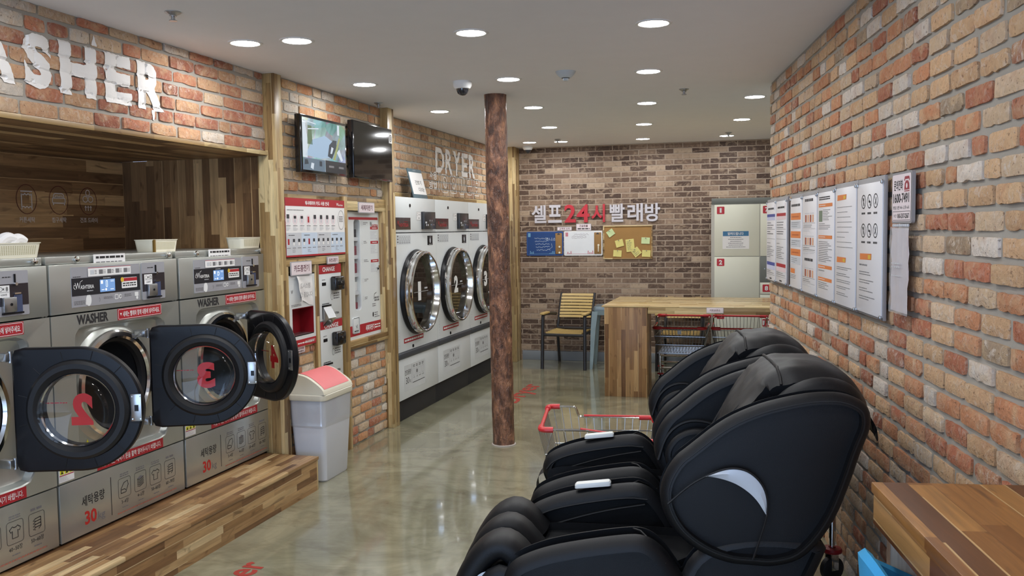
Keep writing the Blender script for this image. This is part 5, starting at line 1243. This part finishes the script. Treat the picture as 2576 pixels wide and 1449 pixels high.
def caster(t, x, y, k=1.0):
    m = MB(); m.cyl((x, y, .102*k), (x, y, .15*k), .010*k, CHROME, n=12); m.box(x-.014*k, x+.014*k, y-.018*k, y-.014*k, .04*k, .10*k, CHROME, .001); m.box(x-.014*k, x+.014*k, y+.014*k, y+.018*k, .04*k, .10*k, CHROME, .001)
    m.lathe((x, y, .10*k), [(.032*k, 0), (.034*k, .006*k), (.030*k, .014*k), (.012*k, .016*k)], plain('dark_red_guard', C(150, 28, 36), .4), n=20, cap0=True)
    c = m.build('caster', t); m = MB(); m.lathe((x, y-.013*k, .042*k), [(.008*k, 0), (.034*k, 0), (.042*k, .004*k), (.042*k, .022*k), (.034*k, .026*k), (.008*k, .026*k)], RUBBER, 'y', 24, True, True); m.build('wheel', c)
cart((-.805, 9.86, 0), R(-90), 'wire cart under the table between its leg and the other cart', (.985, 1, .985)); cart((-.215, 9.88, 0), R(-90), 'wire cart under the table in front of the lockers', (.985, 1, .985))
cq = wp(1.545, 1.455); cart((cq.x, cq.y, 0), math.atan2(.144, .99)+R(1), 'wire cart with red handle behind the far massage chair', (.95, 1.14, .85), True)
cq = wp(2.34, .075); t = thing('caster_wheel', 'rubber caster with a dark red guard at the foot of the brick wall', 'wheel', (cq.x, cq.y, 0), R(35)); caster(t, 0, 0, 1.35)
m = MB(); m.cyl((0, 0, .2), (0, 0, .34), .016, CHROME, n=12); m.build('stem', t)

# ------------------------------------------------------------------ right-hand wall: notice boards
def wsign(s0, s1, z0, z1, label, draw, seed):
    p = wp(s0, .026); w, h = s1-s0, z1-z0
    t = thing('notice_board', label, 'notice board', (p.x, p.y, z0), WR, 'white notice boards on the right-hand brick wall')
    m = MB(); m.box(0, w, 0, .012, 0, h, plain('grey_backing', C(148, 146, 148), .45), .002); m.build('backing', t)
    m = MB(); m.box(.010, w-.012, -.006, 0, .010, h-.022, plain('acrylic_white', C(240, 238, 240), .3, var=.01), .001); draw(m, w, h, random.Random(seed)); m.build('panel', t)
    for x in (.012, w-.014):
        for z in (.012, h-.024):
            m = MB(); m.box(x-.008, x+.008, -.012, -.004, z-.008, z+.008, SATIN, .003); m.build('clip', t)
Y = -.0066
def txt(m, x0, x1, z0, z1, n, r, mat=None): m.dashes(x0, x1, z0, z1, n, Y, mat or GREYI, r, .32)
def d_col(col, light):
    def f(m, w, h, r):
        m.dashes(w*.18, w*.8, h*.87, h*.9, 1, Y, INK, r, .7, True); m.line([(w*.84, h*.86), (w*.88, h*.93)], .004, Y, col)
        m.quad(w*.08, w*.93, h*.785, h*.82, Y, col); m.quad(w*.08, w*.93, h*.745, h*.785, Y, light); txt(m, w*.1, w*.9, h*.64, h*.73, 3, r); m.quad(w*.08, w*.93, h*.633, h*.637, Y, GREYI)
        txt(m, w*.1, w*.8, h*.57, h*.62, 2, r, INK); m.quad(w*.08, w*.93, h*.52, h*.523, Y, GREYI); txt(m, w*.1, w*.5, h*.46, h*.48, 1, r); txt(m, w*.1, w*.85, h*.29, h*.44, 7, r)
        m.quad(w*.08, w*.93, h*.20, h*.24, Y, col); m.quad(w*.08, w*.93, h*.15, h*.2, Y, light); txt(m, w*.1, w*.9, h*.1, h*.14, 2, r); m.quad(w*.08, w*.93, h*.085, h*.088, Y, GREYI); m.dashes(w*.38, w*.6, h*.03, h*.05, 1, Y, INK, r, .8, True)
    return f
def d1(m, w, h, r):
    m.dashes(w*.12, w*.85, h*.87, h*.905, 1, Y, INK, r, .7, True)
    for k, z in enumerate((.735, .545, .36)): m.quad(w*.08, w*.9, h*z, h*(z+.07), Y, ORANGE); m.dashes(w*.2, w*.75, h*(z+.02), h*(z+.045), 1, Y-.0004, plain('orange_dark', C(190, 100, 50), .5), r, .5, True); m.quad(w*.08, w*.9, h*(z-.09), h*(z-.012), Y, LGREY); txt(m, w*.15, w*.85, h*(z-.08), h*(z-.02), 3, r)
    m.quad(w*.08, w*.45, h*.17, h*.22, Y, ORANGE); txt(m, w*.08, w*.8, h*.11, h*.16, 3, r)
BR = plain('brown_bars', C(170, 92, 66), .5); PE = plain('peach_bars', C(228, 176, 140), .5)
def d2_(m, w, h, r):
    for z, b in ((.62, .9), (.40, 0), (.09, .325)):
        if b: m.dashes(w*.2, w*.75, h*b, h*(b+.035), 1, Y, INK, r, .75, True)
        for k in range(4): m.quad(w*(.22+k*.16), w*(.32+k*.16), h*(z+.085), h*(z+.155), Y, (BR, PE)[k % 2]); m.dashes(w*(.2+k*.16), w*(.33+k*.16), h*(z+.165), h*(z+.175), 1, Y, LGREY, r, .6, True)
        m.quad(w*.08, w*.9, h*(z+.075), h*(z+.078), Y, GREYI); txt(m, w*.1, w*.9, h*(z+.03), h*(z+.065), 2, r); m.quad(w*.08, w*.9, h*(z+.022), h*(z+.024), Y, GREYI); txt(m, w*.08, w*.85, h*(z-.01), h*(z+.015), 2, r, LGREY)
def d3_(m, w, h, r):
    m.dashes(w*.12, w*.75, h*.89, h*.925, 2, Y, INK, r, .6, True)
    for z in (.83, .55, .285, .175): m.quad(w*.1, w*.88, h*z, h*(z+.03), Y, ORANGE); m.dashes(w*.13, w*.5, h*(z+.01), h*(z+.02), 1, Y-.0004, PAPER, r, .6, True)
    m.quad(w*.12, w*.32, h*.70, h*.80, Y, plain('photo_green', C(120, 132, 110), .6)); txt(m, w*.36, w*.88, h*.71, h*.81, 7, r); txt(m, w*.12, w*.88, h*.63, h*.69, 4, r); txt(m, w*.12, w*.88, h*.34, h*.53, 12, r); txt(m, w*.12, w*.8, h*.255, h*.275, 1, r); txt(m, w*.12, w*.88, h*.10, h*.165, 4, r)
def d4_(m, w, h, r):
    for z in (.86, .36): m.add([(w*.12, Y, h*z), (w*.54, Y, h*(z+.005)), (w*.56, Y, h*(z+.045)), (w*.13, Y, h*(z+.045))], [(0, 1, 2, 3)], ORANGE); m.quad(w*.42, w*.52, h*(z+.01), h*(z+.035), Y-.0004, plain('gold_print', C(226, 186, 60), .5))
    for k in range(9): z = .80-k*.04; txt(m, w*.12, w*.9, h*z, h*(z+.012), 1, r)
    for k in range(5): z = .30-k*.052; txt(m, w*.12, w*.85, h*z, h*(z+.03), 2, r)
def d5_(m, w, h, r):
    for zz in (.83, .62):
        for k in range(3):
            a = w*(.28+k*.23); m.line([(a+w*.08*math.cos(j*PI/10), h*zz+h*.048*math.sin(j*PI/10)) for j in range(20)], .0045, Y, INK, True); m.line([(a-w*.05, h*(zz+.03)), (a+w*.05, h*(zz-.03))], .003, Y, INK)
            if k == 0: m.disc(a, h*(zz+.015), .008, Y, INK, 10); m.line([(a, h*(zz+.01)), (a, h*(zz-.03))], .008, Y, INK)
            elif k == 1: m.line([(a-.012, h*zz), (a+.014, h*(zz-.005)), (a+.01, h*(zz-.03))], .009, Y, INK)
            else: m.line([(a-.01, h*(zz-.025)), (a+.004, h*zz), (a+.008, h*(zz+.025))], .007, Y, INK)
            m.dashes(a-w*.07, a+w*.07, h*(zz-.095), h*(zz-.075), 1, Y, INK, r, .7, True)
    m.add([(w*.16, Y, h*.405), (w*.60, Y, h*.41), (w*.61, Y, h*.455), (w*.16, Y, h*.45)], [(0, 1, 2, 3)], ORANGE); m.quad(w*.48, w*.58, h*.415, h*.445, Y-.0004, plain('gold_print', C(226, 186, 60), .5))
    for k in range(5): z = .35-k*.06; txt(m, w*.14, w*.78, h*z, h*(z+.036), 2 if k else 1, r)
wsign(.088, .472, 1.245, 1.797, 'white notice board with a blue heading at the far wall corner', d_col(NAVY, plain('pale_lilac', C(206, 208, 232), .5)), 1)
wsign(.478, .872, 1.25, 1.797, 'white notice board with a red heading beside the blue headed one', d_col(RED, plain('pale_rose', C(232, 208, 210), .5)), 2)
wsign(.985, 1.348, 1.25, 1.797, 'white notice board with stacked orange and grey boxes', d1, 3); wsign(1.354, 1.74, 1.248, 1.799, 'white notice board with three rows of small brown bars', d2_, 4)
wsign(1.746, 2.132, 1.247, 1.803, 'white notice board with a small photo and four orange headings', d3_, 5); wsign(2.138, 2.530, 1.247, 1.808, 'white notice board with two short orange headings and text', d4_, 6)
wsign(2.536, 2.925, 1.25, 1.807, 'white notice board with six round prohibition signs', d5_, 7)
p = wp(3.012, .024); t, m = sign('phone_sign', 'small white phone number sign with a red telephone', 'sign', (p.x, p.y, 1.622), WR, .232, .183, .012, plain('grey_backing', C(148, 146, 148), .45), PINKP, None, .008, .012)
y = -.0016; m.text('문의전화', .028, .132, .118, .155, y, INK, .015); m.text('1600-7491', .022, .205, .073, .108, y, INK, .02); m.text('평일 오전 9시~오후 6시', .02, .205, .05, .063, y, GREYI, .01); m.line(rrect(.016, .218, .012, .043, .002, 2), .0015, y, INK, True); m.text('010-3317-2567', .075, .205, .018, .036, y, INK, .02); m.text('야간', .03, .062, .021, .033, y, GREYI)
rp = plain('phone_red', C(156, 40, 56), .5); m.add([(.150, y, .118), (.208, y, .118), (.204, y, .140), (.19, y, .150), (.168, y, .150), (.154, y, .140)], [(0, 1, 2, 3, 4, 5)], rp); m.line([(.152, .150), (.156, .160), (.202, .160), (.206, .150)], .010, y, rp); m.disc(.179, .132, .009, y-.0005, PINKP, 14); m.quad(.15, .208, .112, .115, y, rp); m.build('print', t)
p = wp(3.022, .022); t = thing('paper_sleeve', 'clear hanging sleeve with a blank paper below the phone number sign', 'notice', (p.x, p.y, 1.305), WR)
m = MB(); L = [[(.205*i/8, -.004-.007*noise.noise((i*.6, j*.5, 2.2)), .30-.30*j/10) for i in range(9)] for j in range(11)]; m.rings(L, plain('sleeve_paper', C(226, 218, 222), .35, var=.03), False); m.build('sheet', t)
m = MB(); L = [[(-.004+.213*i/8, -.010-.006*noise.noise((i*.7, j*.6, 5.2)), .305-.312*j/10) for i in range(9)] for j in range(11)]; m.rings(L, SLEEVE, False); m.build('sleeve', t)
m = MB(); m.dashes(.04, .14, .155, .18, 2, -.0155, LGREY, rb, .4, True); m.dashes(.04, .14, .125, .135, 1, -.0155, LGREY, rb, .4, True); m.build('print', t)
m = MB()
for k in range(8): m.box(.01+k*.024, .026+k*.024, -.006, .0, .305, .315, LGREY, .002)
m.build('hanger', t)

# ------------------------------------------------------------------ bar counter along the right-hand wall
p = wp(4.262, .0, 0); t = thing('bar_counter', 'wooden bar counter along the brick wall in the right foreground', 'counter', (p.x, p.y, 0), WR)
m = MB(); m.box(0, 3.6, -.414, -.014, .975, 1.0, BAR, .002); m.build('counter_top', t)
m = MB(); m.box(.006, 3.6, -.410, -.385, .90, .975, BAR, .001); m.build('apron', t); m = MB(); m.box(.006, .03, -.386, -.014, .90, .975, WX, .001); m.build('apron', t)
for x in (.03, 3.4): m = MB(); m.box(x, x+.03, -.385, -.02, 0, .90, wood('counter_leg_wood', 2, wid=.055, stops=[(0, C(104, 84, 72)), (.5, C(140, 120, 104)), (1, C(180, 166, 150))]), .001); m.build('leg', t)

# blue upholstered bar stool tucked in under the counter
bl = plain('blue_fabric', C(66, 156, 206), .8, var=.05, spec=.2, bump=.2, bscale=500)
p = wp(4.50, .285); t = thing('bar_stool', 'bright blue upholstered bar stool at the near counter, cut off by the photo', 'stool', (p.x, p.y, 0), WR+R(90))
m = MB(); L = []
for j in range(13):                                                   # shell back, curved around the sitter, standing on the far side
    v = j/12; ring = []
    for i in range(25):
        u = (i/24-.5)*2; a = u*R(100); rr = .195-.012*v
        hz = .66+.24*v*(1-.62*max(0, abs(u)-.06)**1.0*min(1, abs(u)*3))
        ring.append((-rr*math.cos(a)-.03*v, rr*math.sin(a)*.98, hz))
    L.append(ring)
inn = [[(x*.86, y_*.86, z) for x, y_, z in r_] for r_ in L]
m.rings(L, bl, False); m.rings(inn, bl, False); m.rings([L[-1], [(x*.93, y_*.93, z+.012) for x, y_, z in L[-1]], inn[-1]], bl, False)
for e in (0, -1): m.rings([[r_[e] for r_ in L], [r_[e] for r_ in inn]], bl, False)
m.build('backrest', t)
m = MB(); m.lathe((0, 0, 0), [(.001, .60), (.15, .60), (.19, .62), (.20, .66), (.185, .69), (.10, .70), (.001, .70)], bl, n=32); m.build('seat', t)
m = MB(); m.cyl((0, 0, .02), (0, 0, .60), .028, CHROME, n=20); m.build('column', t); m = MB(); m.lathe((0, 0, 0), [(.001, 0), (.20, 0), (.205, .008), (.18, .018), (.05, .035), (.03, .05)], CHROME, n=36); m.build('base', t)
m = MB(); m.tube([(.17*math.cos(k*PI/16), .17*math.sin(k*PI/16), .28) for k in range(32)], .009, CHROME, 8, True); m.tube([(.17, 0, .28), (.0, 0, .28)], .008, CHROME, 8); m.build('footrest', t)

# ------------------------------------------------------------------ massage chairs (x forward from the wall, y towards the camera side)
WHP = plain('silver_white_trim', C(206, 212, 220), .35, .15)
def massage_chair(s, label, drop=0.0):
    p = wp(s, 0); t = thing('massage_chair', label, 'massage chair', (p.x, p.y, 0), math.atan2(-NRM.y, -NRM.x), 'black massage chairs')
    wing = [(.895, .735), (.885, .80), (.845, .87), (.80, .905), (.695, .993), (.587, 1.045), (.48, 1.074), (.40, 1.088), (.31, 1.088), (.235, 1.05), (.225, .98), (.258, .90), (.288, .80), (.34, .66), (.43, .54), (.53, .51), (.60, .515), (.665, .517), (.75, .545), (.83, .60), (.875, .665)]
    for sg in (1, -1):
        y0, y1 = sorted((sg*.265, sg*.375)); m = MB(); P = pillow(m, wing, y0, y1, .035, LEATHER, 2, .008); wg = m.build('shoulder_wing', t, auto=60)
        yo = sg*.3735; m = MB(); Q = inset(P, .026); m.tube([(x, yo-sg*.002, z) for x, z in Q], .0035, PIPING, 6, True)
        seam = [(.868, .722), (.80, .785), (.748, .816), (.70, .838), (.655, .846), (.61, .835), (.572, .80), (.553, .755), (.551, .70), (.57, .63), (.598, .545)]
        m.tube([(x, yo+sg*.008, z) for x, z in smooth_poly(seam, 2, False)], .0035, PIPING, 6); m.build('piping', wg)
        cr = [(.748, .816), (.705, .838), (.664, .849), (.616, .841), (.572, .805), (.552, .755), (.555, .69)]; ci = [(.589, .748), (.643, .79), (.697, .809)]
        a_ = smooth_poly(cr, 2, False); b_ = smooth_poly([(.555, .69)]+ci+[(.748, .816)], 2, False); n_ = 24
        def samp(q, u):
            L_ = [0]
            for i in range(len(q)-1): L_.append(L_[-1]+math.dist(q[i], q[i+1]))
            d = u*L_[-1]
            for i in range(len(q)-1):
                if L_[i+1] >= d-1e-9:
                    k = (d-L_[i])/max(1e-9, L_[i+1]-L_[i]); return (q[i][0]+(q[i+1][0]-q[i][0])*k, q[i][1]+(q[i+1][1]-q[i][1])*k)
            return q[-1]
        O = [samp(a_, i/n_) for i in range(n_+1)]; I_ = [samp(b_, 1-i/n_) for i in range(n_+1)]
        m = MB(); m.rings([[(x, yo+sg*.006, z) for x, z in O], [((x+u)/2, yo+sg*.0125, (z+v)/2) for (x, z), (u, v) in zip(O, I_)], [(x, yo+sg*.006, z) for x, z in I_]], WHP, False); m.build('crescent_trim', wg, 'white crescent trim')
        yi = sg*.266; pad = [(.86, .72), (.83, .79), (.77, .83), (.70, .835), (.62, .80), (.58, .73), (.585, .64), (.64, .575), (.74, .57), (.82, .62)]
        m = MB(); ya, yb = sorted((yi, yi-sg*.035)); pillow(m, pad, ya, yb, .022, LEATHER, 2, .01); m.build('inner_pad', wg, auto=60)
        m = MB(); m.tube([(x, yi-sg*.004, z) for x, z in smooth_poly([(.875, .70), (.845, .80), (.78, .855), (.70, .86), (.60, .82)], 2, False)], .006, PIPING, 6); m.build('piping', wg)
    shell = [(.225, 1.06), (.215, .98), (.25, .83), (.335, .65), (.42, .48), (.50, .30), (.54, .14), (.60, .09), (1.15, .09), (1.22, .14), (1.22, .34), (.82, .36), (.76, .45), (.66, .80), (.52, 1.05), (.40, 1.12), (.29, 1.115)]
    m = MB(); pillow(m, shell, -.285, .285, .05, LEATHER, 2); m.build('back_shell', t, auto=60)
    # side skirts between wing and base
    for sg in (1, -1):
        y0, y1 = sorted((sg*.24, sg*.350)); m = MB(); pillow(m, [(.345, .60), (.375, .52), (.44, .38), (.50, .22), (.60, .10), (1.20, .10), (1.36, .14), (1.38, .30), (1.30, .40), (.84, .42), (.78, .56), (.60, .62)], y0, y1, .035, LEATHER, 2, .004); m.build('side_skirt', t, auto=60)
    back = [(.80, .40), (.74, .62), (.69, .86), (.62, .97), (.53, 1.07), (.48, 1.07), (.52, .90), (.60, .60), (.66, .40)]
    m = MB(); pillow(m, back, -.205, .205, .035, LEATHER, 2); m.build('backrest', t, auto=60)
    m = MB(); 
    for yy in (-.10, .10): m.tube([(x+.004, yy, z) for x, z in ((.745, .60), (.70, .84), (.63, .965), (.55, 1.055))], .004, PIPING, 6)
    m.build('piping', t)
    # head cushion draped over the top
    cu = smooth_poly([(.668, .89), (.628, .98), (.565, 1.06), (.515, 1.125), (.47, 1.142), (.40, 1.150), (.325, 1.148), (.255, 1.118), (.207, 1.06), (.19, 1.0), (.18, .95)], 2, False)
    L = []; nn = len(cu)
    for i, (x, z) in enumerate(cu):
        u = i/(nn-1); row = []
        for j in range(17):
            v = (j/16-.5)*2; hw = .225 if u > .38 else .175+.05*u/.38
            k = 1-abs(v)**5; dpl = .05*(1-k)*(1 if .30 < u < .9 else .4)
            wr_ = .007*noise.noise((u*9, v*3, s))+.004*noise.noise((u*22, v*7, s+3))
            row.append((x+wr_, v*hw, z-dpl+wr_))
        L.append(row)
    low = [[(x-.02*(1-i/(nn-1))-.004, y_*.97, z-.028) for x, y_, z in r_] for i, r_ in enumerate(L)]
    m = MB(); m.rings(L, LEATHER, False); m.rings(low, LEATHER, False)
    for e in (0, -1): m.rings([[r_[e] for r_ in L], [r_[e] for r_ in low]], LEATHER, False)
    m.rings([L[0], low[0]], LEATHER, False); m.rings([L[-1], low[-1]], LEATHER, False); hc = m.build('head_cushion', t, auto=60)
    m = MB(); i_ = int(nn*.37); m.tube([(x, y_, z+.003) for x, y_, z in L[i_]], .005, PIPING, 6); m.build('seam', hc)
    seat = [(.70, .36), (.72, .43), (.80, .445), (1.20, .455), (1.36, .45), (1.40, .41), (1.36, .35), (.90, .33)]
    m = MB(); pillow(m, seat, -.235, .235, .03, LEATHER, 2, .0); m.build('seat', t, auto=60)
    for sg in (1, -1):
        arm = [(1.42, .40), (1.415, .455), (1.385, .505), (1.29, .548), (1.18, .575), (1.02, .602), (.945, .606), (.89, .575), (.84, .51), (.795, .43), (.84, .33), (1.10, .30), (1.38, .32)]
        y0, y1 = sorted((sg*.225, sg*.385)); m = MB(); P = pillow(m, arm, y0, y1, .045, LEATHER, 2, .006); a = m.build('armrest', t, auto=60)
        m = MB(); m.tube([(x, sg*.227, z) for x, z in smooth_poly([(1.395, .43), (1.36, .475), (1.25, .515), (1.0, .557), (.92, .548)], 2, False)], .005, PIPING, 6)
        m.tube([(x, sg*.221, z) for x, z in smooth_poly([(1.38, .40), (1.30, .44), (1.1, .50), (.93, .53)], 2, False)], .004, PIPING, 6)
        yo = sg*.36; m.tube([(.985, sg*.262, .598), (.955, sg*.30, .602), (.91, sg*.345, .572), (.875, sg*.375, .52)], .0035, PIPING, 6); m.build('piping', a)
        m = MB(); y0, y1 = sorted((sg*.25, sg*.37)); L = []
        for k in range(13): th = R(-90+15*k); L.append([(1.405+.05*math.cos(th)*.9, y_, .34+.065*math.sin(th)+.0) for y_ in (y0, y1)])
        m.rings(L, PIPING, False); m.build('fabric_pocket', a, 'open fabric pocket')
    m = MB(); f = rrect(-.072, .072, -.022, .022, .01, 4); pts = lambda k, dz: [(1.135+x*k, -.262+y_*k, .600-.10*x+dz) for x, y_ in f]; m.rings([pts(1, -.012), pts(1, .0), pts(.92, .006)], plain('white_control', C(226, 230, 228), .35), True, True, True); m.build('control_pad', t, 'white control pad')
    # leg rest: three padded ridges with calf wells
    for yy, hw in ((.19, .082), (0, .07), (-.19, .082)):
        m = MB(); cl = smooth_poly([(x-drop, max(.09, z-drop*.5)) for x, z in [(1.34, .42), (1.42, .515), (1.49, .49), (1.555, .40), (1.60, .28), (1.625, .16), (1.62, .09)]], 2, False); L = []
        for i, (x, z) in enumerate(cl):
            x1, z1 = cl[min(i+1, len(cl)-1)]; x0, z0 = cl[max(i-1, 0)]; tx, tz = x1-x0, z1-z0; l_ = math.hypot(tx, tz); nx_, nz_ = -tz/l_, tx/l_
            row = []
            for k in range(20):
                th = 2*PI*k/20; c_, s_ = math.cos(th), math.sin(th); sq = lambda q: math.copysign(abs(q)**.7, q)
                row.append((x-nx_*(-.045*sq(s_))*-1, yy+hw*sq(c_), z-nz_*(-.045*sq(s_))*-1))
            L.append(row)
        m.rings(L, LEATHER, True, True, True); rg = m.build('leg_rest_ridge', t, auto=60)
        if yy and not drop:
            sg = 1 if yy > 0 else -1; yo = yy+sg*(hw+.002); O = [(1.40, .40), (1.45, .438), (1.51, .43), (1.545, .38), (1.575, .31)]; I2 = [(1.40, .40), (1.44, .395), (1.49, .372), (1.54, .335), (1.575, .31)]
            m = MB(); m.rings([[(x, yo, z) for x, z in smooth_poly(O, 2, False)], [(x, yo+sg*.002, z) for x, z in smooth_poly(I2, 2, False)]], WHP, False); m.build('crescent_trim', rg, 'white crescent trim')
    m = MB(); pillow(m, [(1.30, .38-drop*.6), (1.42-drop, .47-drop*.6), (1.505-drop, .43-drop*.5), (1.565-drop, .30), (1.59-drop, .08), (1.48-drop*.6, .05), (1.36-drop*.5, .10), (1.28-drop*.3, .28)], -.30, .30, .03, LEATHER, 1); m.build('leg_rest', t, auto=60)
    m = MB(); m.box(.58, 1.40, -.27, .27, .0, .10, BLACK, .012); m.build('base', t)
    return t
massage_chair(3.20, 'nearer black massage chair with a white crescent on its wing, by the brick wall')
massage_chair(2.35, 'farther black massage chair, mostly behind the nearer one', .24)
